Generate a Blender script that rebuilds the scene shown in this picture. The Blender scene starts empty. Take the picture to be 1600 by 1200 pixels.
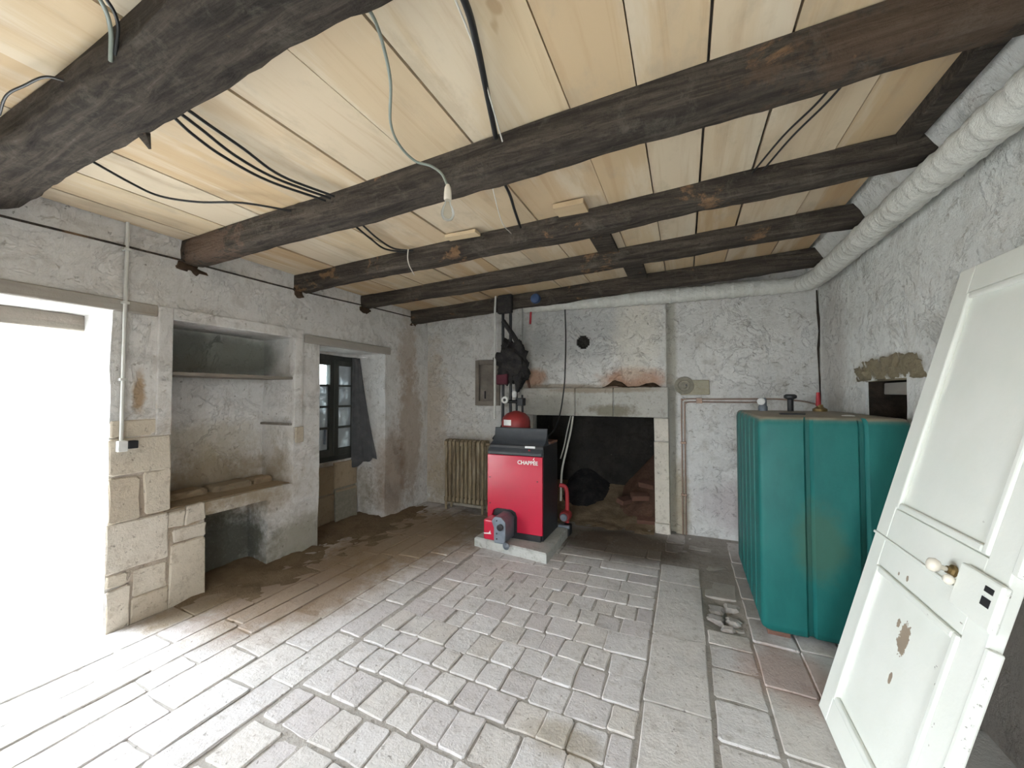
import bpy, bmesh, math, random
from mathutils import Vector, Matrix, noise
random.seed(11)
sc = bpy.context.scene
col = sc.collection
R = math.radians

# ------------------------------------------------------------------ camera
cd = bpy.data.cameras.new('camera')
cd.sensor_fit = 'HORIZONTAL'; cd.sensor_width = 36; cd.lens = 36*610/1600; cd.clip_start = .02
cam = bpy.data.objects.new('camera', cd); col.objects.link(cam)
cam.location = (0, 0, 1.5); cam.rotation_euler = (R(90+1.596), 0, R(23.875))
sc.camera = cam
# ------------------------------------------------------------------ overcast sky
w = bpy.data.worlds.new('world'); sc.world = w; w.use_nodes = True
bg = w.node_tree.nodes['Background']
bg.inputs['Color'].default_value = (.86, .94, 1, 1); bg.inputs['Strength'].default_value = 34
def portal(name, loc, rot, sx, sy):          # guides sky light through an opening, gives no light itself
    l = bpy.data.lights.new(name, 'AREA'); l.shape = 'RECTANGLE'; l.size = sx; l.size_y = sy
    l.cycles.is_portal = True
    o = bpy.data.objects.new(name, l); col.objects.link(o); o.location = loc; o.rotation_euler = rot
    o['kind'] = 'helper'
portal('sky_portal_side_door', (-3.75, .545, 1.02), (0, R(-90), 0), 2.04, 1.39)
portal('sky_portal_entrance', (-.15, -1.5, 1.0), (R(90), 0, 0), .8, 2.0)
portal('sky_portal_casement', (-3.93, 3.37, 1.35), (0, R(-90), 0), 1.24, .78)
sc.view_settings.view_transform = 'Standard'; sc.view_settings.look = 'None'
sc.view_settings.exposure = -0.2; sc.view_settings.gamma = 1; sc.view_settings.use_curve_mapping = False
sc.cycles.use_denoising = True
sc.cycles.max_bounces = 10; sc.cycles.diffuse_bounces = 7; sc.cycles.sample_clamp_indirect = 8

# ------------------------------------------------------------------ materials
class NT:
    def __init__(s, name):
        s.m = bpy.data.materials.new(name); s.m.use_nodes = True
        s.t = s.m.node_tree; s.b = s.t.nodes['Principled BSDF']
        g = s.t.nodes.new('ShaderNodeNewGeometry'); s.pos = g.outputs['Position']
        tc = s.t.nodes.new('ShaderNodeTexCoord'); s.obj = tc.outputs['Object']
        oi = s.t.nodes.new('ShaderNodeObjectInfo'); s.rnd = oi.outputs['Random']
    def n(s, typ, **k):
        x = s.t.nodes.new(typ)
        for a, b in k.items(): setattr(x, a, b)
        return x
    def put(s, sock, v):
        if hasattr(v, 'links'): s.t.links.new(v, sock)
        elif isinstance(v, (tuple, list)) and len(v) == 3 and sock.type == 'RGBA': sock.default_value = (*v, 1)
        else: sock.default_value = v
    def math(s, op, a, b=0., c=None, clamp=False):
        x = s.n('ShaderNodeMath', operation=op, use_clamp=clamp)
        s.put(x.inputs[0], a); s.put(x.inputs[1], b)
        if c is not None: s.put(x.inputs[2], c)
        return x.outputs[0]
    def vmath(s, op, a, b):
        x = s.n('ShaderNodeVectorMath', operation=op); s.put(x.inputs[0], a); s.put(x.inputs[1], b)
        return x.outputs['Value'] if op in ('LENGTH', 'DISTANCE') else x.outputs[0]
    def scale(s, v, k):
        x = s.n('ShaderNodeMapping'); s.put(x.inputs[0], v); x.inputs['Scale'].default_value = k; return x.outputs[0]
    def noise(s, v, sc_=5., det=5., rough=.6, dist=0.):
        x = s.n('ShaderNodeTexNoise'); s.put(x.inputs['Vector'], v)
        x.inputs['Scale'].default_value = sc_; x.inputs['Detail'].default_value = det
        x.inputs['Roughness'].default_value = rough; x.inputs['Distortion'].default_value = dist
        return x.outputs['Fac']
    def ramp(s, f, *stops):
        x = s.n('ShaderNodeValToRGB'); s.put(x.inputs[0], f); e = x.color_ramp.elements
        while len(e) < len(stops): e.new(.5)
        for el, (p, c) in zip(e, stops):
            el.position = p; el.color = (*c, 1) if isinstance(c, tuple) else (c, c, c, 1)
        return x.outputs[0]
    def step(s, f, a, b):
        x = s.n('ShaderNodeMapRange', interpolation_type='SMOOTHSTEP'); s.put(x.inputs[0], f)
        x.inputs[1].default_value = a; x.inputs[2].default_value = b; return x.outputs[0]
    def mix(s, f, a, b, mode='MIX'):
        x = s.n('ShaderNodeMix', data_type='RGBA', blend_type=mode); s.put(x.inputs[0], f)
        s.put(x.inputs[6], a); s.put(x.inputs[7], b); return x.outputs[2]
    def stain(s, c, center, size, colr, amt=.8, wob=.5, nsc=6.):  # soft-edged colour patch, used for stains and for painted shade
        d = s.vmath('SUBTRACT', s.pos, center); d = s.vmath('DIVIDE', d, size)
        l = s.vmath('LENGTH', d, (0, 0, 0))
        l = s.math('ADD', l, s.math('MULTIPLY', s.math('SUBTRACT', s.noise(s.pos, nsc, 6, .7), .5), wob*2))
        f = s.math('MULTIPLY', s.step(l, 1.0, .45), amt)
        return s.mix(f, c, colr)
    def done(s, c, rough=.9, bump=None, bd=.01, metal=0., spec=.3, coat=0):
        s.put(s.b.inputs['Base Color'], c); s.put(s.b.inputs['Roughness'], rough)
        s.b.inputs['Metallic'].default_value = metal; s.b.inputs['Specular IOR Level'].default_value = spec
        s.b.inputs['Coat Weight'].default_value = coat
        if bump is not None:
            x = s.n('ShaderNodeBump'); x.inputs['Distance'].default_value = bd; x.inputs['Strength'].default_value = .8
            s.put(x.inputs['Height'], bump); s.t.links.new(x.outputs[0], s.b.inputs['Normal'])
        return s.m

def plaster(name, a, b, c, stains_and_shade=(), cracks=True, bd=.022):
    t = NT(name)
    big = t.noise(t.pos, 1.7, 9, .68); mid = t.noise(t.pos, 6, 9, .72, .4); fine = t.noise(t.pos, 45, 7, .78)
    x = t.ramp(big, (.32, a), (.5, b), (.68, c))
    peel = t.step(t.noise(t.pos, 3.3, 10, .72, .6), .53, .56)       # flaked limewash coats
    x = t.mix(t.math('MULTIPLY', peel, .42), x, tuple(min(1, v*1.14) for v in b))
    x = t.mix(t.math('MULTIPLY', t.step(mid, .47, .66), .55), x, (b[0]*.60, b[1]*.57, b[2]*.53))
    scab = t.step(t.noise(t.pos, 9, 10, .8, .8), .60, .63)          # scabs where the coat has fallen
    x = t.mix(t.math('MULTIPLY', scab, .5), x, (b[0]*.62, b[1]*.55, b[2]*.46))
    strk = t.noise(t.scale(t.pos, (9, 9, 1.1)), 1.4, 7, .7)
    x = t.mix(t.math('MULTIPLY', t.step(strk, .5, .75), .35), x, (b[0]*.62, b[1]*.60, b[2]*.55))
    for st in stains_and_shade: x = t.stain(x, *st)
    sp = t.step(t.noise(t.pos, 21, 4, .6), .66, .72)            # small pits and fly spots
    x = t.mix(t.math('MULTIPLY', sp, .6), x, (.17, .15, .12))
    x = t.mix(t.math('MULTIPLY', t.step(fine, .5, .72), .22), x, (b[0]*.5, b[1]*.48, b[2]*.45))
    bump = t.math('ADD', t.math('MULTIPLY', mid, 1.), t.math('MULTIPLY', fine, .4))
    bump = t.math('ADD', bump, t.math('MULTIPLY', peel, .25)); bump = t.math('SUBTRACT', bump, t.math('MULTIPLY', scab, .4))
    return t.done(x, .93, bump, bd, spec=.15)

WHT, GRY = (.66, .64, .60), (.53, .51, .48)
BRN, DMP = (.23, .15, .085), (.20, .185, .145)
M = {}
M['wl'] = plaster('plaster_left', (.72, .705, .69), (.80, .785, .77), (.68, .66, .64), [
    ((-3.35, 1.5, .6), (.3, .42, .85), (.40, .31, .22), .8),
    ((-3.6, 2.05, .72), (.5, .9, .45), (.30, .23, .14), .85),
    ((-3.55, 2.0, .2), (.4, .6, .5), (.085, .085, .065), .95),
    ((-3.6, 2.0, 1.1), (.5, .7, .25), (.42, .36, .25), .55),
    ((-3.35, 4.22, 1.0), (.3, .30, 1.2), (.34, .24, .15), .6, .9),
    ((-3.35, 4.15, 2.0), (.3, .25, .7), (.42, .31, .22), .5, .9), ((-3.35, 1.385, 1.5), (.3, .045, .19), (.42, .29, .17), .9, .6, 14.), ((-3.35, 2.58, 1.12), (.3, .06, .11), (.45, .33, .22), .8, .4, 12.),
    ((-3.7, 3.3, .35), (.5, .7, .6), (.22, .17, .10), .8),
    ((-3.35, 3.9, .5), (.3, .3, .8), (.30, .21, .14), .7),
    ((-3.35, 2.65, .1), (.3, .5, .35), (.30, .28, .20), .7),
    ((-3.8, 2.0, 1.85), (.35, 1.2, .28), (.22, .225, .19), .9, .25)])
M['wb'] = plaster('plaster_back', (.60, .59, .575), (.70, .69, .67), (.64, .625, .605), [
    ((-3.3, 4.6, 1.1), (.35, .4, 1.5), (.40, .31, .21), .55, .9),
    ((-2.6, 4.6, .35), (1.0, .4, .75), (.40, .32, .20), .6),
    ((-1.2, 4.6, 2.25), (.95, .4, .5), (.36, .36, .355), .7),
    ((-1.75, 4.6, 1.72), (.24, .4, .16), (.42, .20, .09), .75),
    ((-.55, 4.6, 1.68), (.5, .4, .18), (.36, .17, .08), .8),
    ((-.5, 4.6, 2.15), (.35, .4, .6), (.74, .68, .58), .5),
    ((.6, 4.66, .35), (.6, .4, .35), (.42, .36, .37), .6),
    ((-.08, 4.66, .25), (.15, .4, .7), (.33, .26, .15), .7), ((-.135, 4.68, 1.5), (.075, .4, 2.2), (.33, .31, .25), .75, .25),  # last entry: shade painted down the recessed strip beside the chimney breast
    ((-1.45, 4.6, 1.60), (.8, .4, .05), (.27, .2, .13), .7)])
M['wr'] = plaster('plaster_right', (.72, .73, .71), (.80, .81, .79), (.74, .75, .73), [
    ((1.2, 4.3, 1.9), (.4, .45, .9), (.44, .41, .38), .7),
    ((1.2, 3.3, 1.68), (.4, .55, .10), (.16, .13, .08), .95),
    ((1.2, 1.8, .3), (.4, 1.6, .95), (.27, .22, .19), .85)])
M['wf'] = plaster('plaster_front', GRY, WHT, GRY)
M['soot'] = plaster('sooty_masonry', (.022, .021, .021), (.035, .032, .028), (.06, .05, .042), cracks=False)

def stone(name, a, b, c, dirt_shade=False, bd=.010, st2=()):
    t = NT(name)
    x = t.ramp(t.rnd, (0, a), (.5, b), (1, c))
    big = t.noise(t.pos, 3.2, 7, .65); mid = t.noise(t.pos, 16, 7, .7); fine = t.noise(t.pos, 90, 4, .7)
    x = t.mix(t.math('MULTIPLY', t.step(big, .42, .75), .5), x, tuple(v*.66 for v in b))
    x = t.mix(t.math('MULTIPLY', t.step(mid, .50, .68), .5), x, (b[0]*.52, b[1]*.48, b[2]*.43))
    pit = t.step(t.noise(t.pos, 34, 5, .65), .62, .68)
    x = t.mix(t.math('MULTIPLY', pit, .5), x, (.17, .14, .11))
    x = t.mix(t.math('MULTIPLY', t.step(fine, .62, .75), .25), x, (.85, .84, .82))
    if dirt_shade:
        for st in [((-2.75, 2.2, 0), (.75, .95, .6), BRN, .8, .35), ((-2.7, 3.4, 0), (.95, 1.3, .6), (.26, .18, .10), .85, .4),
                   ((-3.2, 1.7, 0), (.25, .5, .5), (.22, .16, .09), .8, .35),
                   ((-1.9, 4.1, 0), (1.0, .8, .6), (.20, .15, .10), .75, .4), ((-.6, 4.1, 0), (.95, .62, .6), (.095, .068, .045), .92, .15),  # last entry: hearth soot with the boiler's shadow painted into the colour
                   ((.32, 3.5, 0), (.35, .9, .6), (.24, .20, .16), .6, .4), ((.5, 2.55, 0), (.3, .35, .6), (.36, .20, .14), .5, .4),
                   ((-.5, 1.68, 0), (.22, .12, .3), (.28, .22, .13), .5, .5)]:
            x = t.stain(x, *st)
    for st in st2: x = t.stain(x, *st)
    h = t.math('SUBTRACT', t.math('ADD', mid, t.math('MULTIPLY', fine, .4)), t.math('MULTIPLY', pit, .35))
    return t.done(x, .85, h, bd, spec=.3)
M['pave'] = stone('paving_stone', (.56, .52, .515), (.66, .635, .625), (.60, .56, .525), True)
M['rubblestone'] = stone('stained_rubble_stone', (.30, .22, .14), (.36, .28, .19), (.26, .21, .15))
M['rubbledark'] = stone('crumbling_lintel', (.20, .17, .11), (.24, .20, .13), (.20, .17, .11), bd=.02)
M['ashlar'] = stone('limestone_block', (.56, .48, .38), (.62, .55, .45), (.66, .60, .52))
M['mantel'] = stone('mantel_stone', (.40, .39, .36), (.45, .43, .39), (.49, .46, .42), st2=[((-.75, 4.56, 1.32), (.35, .3, .10), (.17, .15, .10), .8, .7, 11.), ((-.9, 4.56, 1.56), (.9, .3, .05), (.24, .19, .13), .7), ((-1.5, 4.56, 1.35), (.4, .3, .2), (.26, .25, .21), .6)])
M['jamb'] = stone('jamb_stone', (.60, .55, .47), (.62, .57, .50), (.64, .59, .52))
M['concrete'] = stone('concrete', (.42, .42, .40), (.45, .45, .43), (.48, .48, .45))

def simple(name, c, rough=.6, metal=0., var=.25, nsc=12., c2=None, amt=.6, bd=None, spec=.4, coat=0.):
    t = NT(name); f = t.noise(t.pos, nsc, 6, .65)
    x = t.mix(t.math('MULTIPLY', t.step(f, .4, .7), amt), c, c2 or tuple(v*(1-var) for v in c))
    return t.done(x, rough, t.noise(t.pos, nsc*4, 5, .7) if bd else None, bd or .01, metal, spec, coat)

def wood(name, a, b, c, axis, streak=.5, bd=.004, big=None, gsc=1.):
    t = NT(name)
    k = [14*gsc]*3; k[axis] = 1.1*gsc
    off = t.vmath('ADD', t.pos, t.vmath('SCALE', (13.7, 7.1, 3.3), (1, 1, 1)))
    cmb = t.n('ShaderNodeCombineXYZ')
    for i in range(3): t.put(cmb.inputs[i], t.math('MULTIPLY', t.rnd, 40.))
    p = t.vmath('ADD', t.pos, cmb.outputs[0])
    g = t.noise(t.scale(p, tuple(k)), 1, 6, .6, .3)
    k2 = [3.2]*3; k2[axis] = .7
    lo = t.noise(t.scale(p, tuple(k2)), 1.2, 4, .55)
    x = t.ramp(lo, (.3, a), (.52, b), (.72, c))
    x = t.mix(t.math('MULTIPLY', t.step(g, .42, .72), streak), x, tuple(v*.62 for v in b))
    x = t.mix(.38, x, t.mix(1., x, t.ramp(t.rnd, (0, .62), (1, 1.)), 'MULTIPLY'))
    if big: x = t.mix(t.math('MULTIPLY', t.step(t.noise(t.pos, 3.1, 6, .7), big[0], big[0]+.1), big[2]), x, big[1])
    return t.done(x, .82, t.math('ADD', g, t.math('MULTIPLY', t.noise(t.pos, 40, 5, .7), .5)), bd, spec=.2)
def plank_mat():
    t = NT('pale_plank')
    cmb = t.n('ShaderNodeCombineXYZ')
    for i in range(3): t.put(cmb.inputs[i], t.math('MULTIPLY', t.rnd, 40.))
    p = t.vmath('ADD', t.pos, cmb.outputs[0])
    g = t.noise(t.scale(p, (16, .9, 16)), 1, 7, .6, .6); lo = t.noise(t.scale(p, (4, .55, 4)), 1.2, 5, .6, .4); cl = t.noise(t.scale(p, (2.5, 1.3, 2.5)), 1.6, 6, .65)
    x = t.ramp(t.rnd, (0, (.57, .455, .305)), (.3, (.47, .33, .19)), (.6, (.60, .505, .375)), (.85, (.51, .38, .235)), (1, (.54, .42, .27)))
    x = t.mix(t.math('MULTIPLY', t.step(lo, .48, .62), .6), x, (.64, .565, .445))
    x = t.mix(t.math('MULTIPLY', t.step(cl, .50, .66), .55), x, (.40, .33, .24))
    x = t.mix(t.math('MULTIPLY', t.step(g, .50, .70), .35), x, (.38, .25, .14))
    kn = t.step(t.noise(t.scale(p, (7, 3.5, 7)), 1, 2, .5), .74, .77)
    x = t.mix(t.math('MULTIPLY', kn, .6), x, (.36, .24, .13))
    return t.done(x, .75, g, .0015, spec=.2)
M['plank'] = plank_mat()
def beam_mat():
    t = NT('old_beam')
    g = t.noise(t.scale(t.pos, (2.2, 26, 26)), 1, 8, .72, .5); blot = t.noise(t.pos, 5.5, 9, .75, .5); fine = t.noise(t.pos, 38, 8, .8)
    x = t.ramp(g, (.30, (.022, .019, .017)), (.46, (.055, .045, .037)), (.62, (.105, .087, .070)), (.76, (.22, .19, .155)))
    x = t.mix(t.math('MULTIPLY', t.step(blot, .52, .66), .5), x, (.15, .135, .11))
    x = t.mix(t.math('MULTIPLY', t.step(t.noise(t.pos, 2.7, 9, .7, .4), .60, .66), .75), x, (.27, .16, .085))
    x = t.mix(t.math('MULTIPLY', t.step(fine, .5, .68), .55), x, (.028, .024, .022))
    x = t.stain(x, (-3.05, 1.6, 2.55), (.35, .3, .2), (.24, .155, .11), .45, 1.8, 14.)
    x = t.stain(x, (.75, 1.6, 2.68), (.55, .3, .2), (.17, .105, .065), .35, 1.6, 10.)
    h = t.math('ADD', t.math('ADD', g, t.math('MULTIPLY', blot, .8)), t.math('MULTIPLY', fine, .5))
    return t.done(x, .9, h, .035, spec=.15)
M['beam'] = beam_mat()
M['oldwood'] = wood('weathered_wood', (.16, .14, .12), (.22, .19, .16), (.30, .27, .23), 1, .5, .006)
M['lintel'] = wood('limewashed_lintel', (.33, .30, .27), (.40, .37, .33), (.30, .25, .20), 1, .5, .006)
M['palewood'] = wood('pale_offcut', (.50, .38, .24), (.55, .43, .28), (.46, .34, .21), 0, .3, .003)
M['frame'] = wood('dark_window_wood', (.045, .05, .045), (.06, .062, .055), (.09, .09, .08), 2, .5, .004)
M['earth'] = simple('trodden_earth', (.21, .155, .10), .95, c2=(.13, .095, .06), nsc=7, bd=.02, spec=.1)
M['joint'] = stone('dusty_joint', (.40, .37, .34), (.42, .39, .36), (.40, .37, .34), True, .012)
M['crumb'] = simple('dark_crumbs', (.085, .055, .035), .95, c2=(.05, .035, .025), nsc=16, bd=.02, spec=.1)
M['ash'] = simple('soot_ash', (.02, .019, .02), .95, c2=(.045, .04, .036), nsc=14, bd=.02, spec=.1)
M['brickdust'] = simple('pink_rubble', (.15, .085, .06), .95, c2=(.08, .05, .035), nsc=10, bd=.02, spec=.1)
M['brick'] = simple('old_brick', (.17, .085, .06), .9, c2=(.11, .06, .045), nsc=20, bd=.006)
M['red'] = simple('red_enamel', (.50, .010, .042), .26, var=.08, nsc=5, spec=.5, coat=.3)
M['reddark'] = simple('dull_red_steel', (.26, .025, .025), .5, c2=(.16, .03, .03), nsc=10)
M['black'] = simple('black_steel', (.018, .018, .02), .45, c2=(.03, .03, .032), nsc=9)
M['hood'] = simple('charcoal_plastic', (.045, .05, .058), .5, c2=(.07, .075, .08), nsc=8)
M['grey'] = simple('grey_metal', (.22, .25, .29), .45, .5, c2=(.14, .16, .19), nsc=14)
M['rustdust'] = simple('rusty_dust', (.20, .085, .055), .9, c2=(.10, .07, .06), nsc=12)
M['cable'] = simple('black_cable', (.015, .015, .016), .5)
M['greycable'] = simple('grey_cable', (.22, .25, .22), .5)
M['whitecable'] = simple('white_wire', (.66, .64, .58), .5)
M['conduit'] = simple('pale_conduit', (.58, .58, .55), .5, c2=(.48, .48, .45))
M['white'] = simple('white_plastic', (.80, .80, .78), .4)
M['porcelain'] = simple('cream_porcelain', (.76, .70, .60), .25, var=.1)
M['copper'] = simple('dull_copper', (.30, .20, .15), .5, .5, c2=(.18, .14, .12), nsc=25)
M['lag'] = simple('dark_lagging', (.035, .033, .034), .95, c2=(.075, .068, .06), nsc=22, bd=.02, spec=.1)
M['bandage'] = simple('plaster_bandage', (.66, .66, .62), .9, c2=(.46, .45, .40), nsc=9, amt=.5, bd=.012, spec=.15)
M['blue'] = simple('blue_plastic', (.03, .06, .14), .5)
M['ragred'] = simple('maroon_rag', (.09, .02, .03), .9)
M['redvalve'] = simple('red_valve', (.42, .03, .04), .5)
M['brass'] = simple('tarnished_brass', (.25, .17, .07), .45, .7)
M['mica'] = simple('dusty_bakelite', (.20, .18, .14), .8, c2=(.30, .28, .23), nsc=30)
M['mortarpatch'] = simple('mortar_patch', (.36, .33, .25), .95, c2=(.28, .25, .17), nsc=30, bd=.006)
M['cloth'] = simple('dusty_sheet', (.085, .085, .09), .95, c2=(.13, .13, .13), nsc=9, spec=.1)
M['ground'] = simple('pale_yard', (.62, .60, .56), .95, c2=(.5, .48, .44), nsc=2)
M['hole'] = simple('dark_recess', (.03, .025, .02), .95, c2=(.08, .055, .04), nsc=8, bd=.02, spec=.1)
def radiator_mat():
    t = NT('rusty_cast_iron')
    f = t.noise(t.scale(t.pos, (9, 9, 1.6)), 2.2, 6, .7)
    x = t.ramp(f, (.3, (.10, .07, .04)), (.5, (.27, .21, .13)), (.68, (.42, .36, .26)))
    return t.done(x, .75, f, .003)
M['radiator'] = radiator_mat()
def tank_mat():
    t = NT('teal_tank_paint')
    f = t.noise(t.scale(t.pos, (3, 3, 1.2)), 2.2, 7, .7); fine = t.noise(t.pos, 40, 5, .7)
    x = t.ramp(f, (.3, (.006, .095, .088)), (.6, (.009, .120, .110)), (.8, (.020, .115, .105)))
    x = t.mix(t.math('MULTIPLY', t.step(fine, .55, .8), .3), x, (.03, .12, .11))
    x = t.stain(x, (.72, 2.87, .62), (.16, .3, .30), (.055, .10, .055), .5)
    sp = t.n('ShaderNodeSeparateXYZ'); t.put(sp.inputs[0], t.pos)
    g = t.n('ShaderNodeNewGeometry'); ns = t.n('ShaderNodeSeparateXYZ'); t.put(ns.inputs[0], g.outputs['Normal'])
    dust = t.math('MULTIPLY', t.step(t.math('ADD', ns.outputs[2], t.math('MULTIPLY', f, .3)), .35, .9), .92)
    x = t.mix(dust, x, (.23, .19, .14))                        # dust lies on the top face
    return t.done(x, .5, fine, .0012, spec=.3)
M['tank'] = tank_mat()
def doorpaint():
    t = NT('chipped_white_paint')
    f = t.noise(t.pos, 4, 6, .6)
    x = t.ramp(f, (.3, (.74, .76, .70)), (.7, (.80, .81, .76)))
    # local axes of the leaf: x across its width (0 far edge, .77 near edge), y up its length
    s = t.n('ShaderNodeSeparateXYZ'); t.put(s.inputs[0], t.obj)
    u, v = s.outputs[0], s.outputs[1]
    ns = t.noise(t.obj, 22, 5, .75)
    edge = t.step(t.math('ADD', u, t.math('MULTIPLY', t.math('SUBTRACT', ns, .5), .16)), .806, .816)
    low = t.step(v, 1.25, 1.0)
    x = t.mix(t.math('MULTIPLY', edge, low), x, (.27, .25, .22))
    chips = t.math('MULTIPLY', t.step(t.noise(t.obj, 30, 3, .6), .70, .715), t.step(u, .38, .72))
    x = t.mix(t.math('MULTIPLY', chips, low), x, (.24, .22, .19))
    for (cu, cv, ru, rv) in ((.40, .60, .032, .06), (.345, .635, .012, .018), (.40, .44, .010, .02), (.33, .81, .008, .012), (.27, .80, .006, .008)):
        d = t.vmath('SUBTRACT', t.obj, (cu, cv, 0)); d = t.vmath('MULTIPLY', d, (1/ru, 1/rv, 0))
        l = t.math('ADD', t.vmath('LENGTH', d, (0, 0, 0)), t.math('MULTIPLY', t.math('SUBTRACT', t.noise(t.obj, 38, 4, .6), .5), 2.))
        x = t.mix(t.step(l, 1.05, .95), x, (.30, .24, .18))
    return t.done(x, .38, t.noise(t.pos, 60, 3, .5), .0006, spec=.45)
M['doorpaint'] = doorpaint()
def glass(name, dust):
    t = NT(name); nt = t.t
    tr = t.n('ShaderNodeBsdfTransparent'); tr.inputs[0].default_value = (.9, .95, .95, 1)
    mx = t.n('ShaderNodeMixShader')
    f = t.math('ADD', t.math('MULTIPLY', t.noise(t.pos, 9, 5, .7), .45), dust, clamp=True)
    t.put(mx.inputs[0], f); nt.links.new(tr.outputs[0], mx.inputs[1])
    t.put(t.b.inputs['Base Color'], (.32, .34, .36)); t.b.inputs['Roughness'].default_value = .5
    nt.links.new(t.b.outputs[0], mx.inputs[2])
    nt.links.new(mx.outputs[0], nt.nodes['Material Output'].inputs['Surface'])
    return t.m
M['pane'] = glass('dusty_glass', .72)
M['paneclear'] = glass('clear_glass', .1)
def bulbglass():
    t = NT('bulb_glass'); tr = t.n('ShaderNodeBsdfTransparent'); tr.inputs[0].default_value = (.93, .94, .92, 1)
    mx = t.n('ShaderNodeMixShader'); lw = t.n('ShaderNodeFresnel'); lw.inputs[0].default_value = 1.45
    t.put(mx.inputs[0], t.math('ADD', lw.outputs[0], .08, clamp=True)); t.t.links.new(tr.outputs[0], mx.inputs[1])
    t.put(t.b.inputs['Base Color'], (.8, .8, .78)); t.b.inputs['Roughness'].default_value = .1
    t.t.links.new(t.b.outputs[0], mx.inputs[2]); t.t.links.new(mx.outputs[0], t.t.nodes['Material Output'].inputs['Surface']); return t.m
M['bulb'] = bulbglass()

# ------------------------------------------------------------------ mesh helpers
W = {}
def place(o, parent):
    col.objects.link(o)
    if parent is None: W[o.name] = o.matrix_basis.copy(); return o
    o.parent = parent; o.matrix_parent_inverse = W[parent.name].inverted()
    W[o.name] = o.matrix_basis.copy()
    return o
def tag(o, label=None, cat=None, group=None, kind=None):
    if label: o['label'] = label
    if cat: o['category'] = cat
    if group: o['group'] = group
    if kind: o['kind'] = kind
    return o
def empty(name, loc, label, cat, group=None):
    o = bpy.data.objects.new(name, None); o.location = loc; o.empty_display_size = .05
    place(o, None); W[o.name] = Matrix.Translation(loc)
    return tag(o, label, cat, group)

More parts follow.
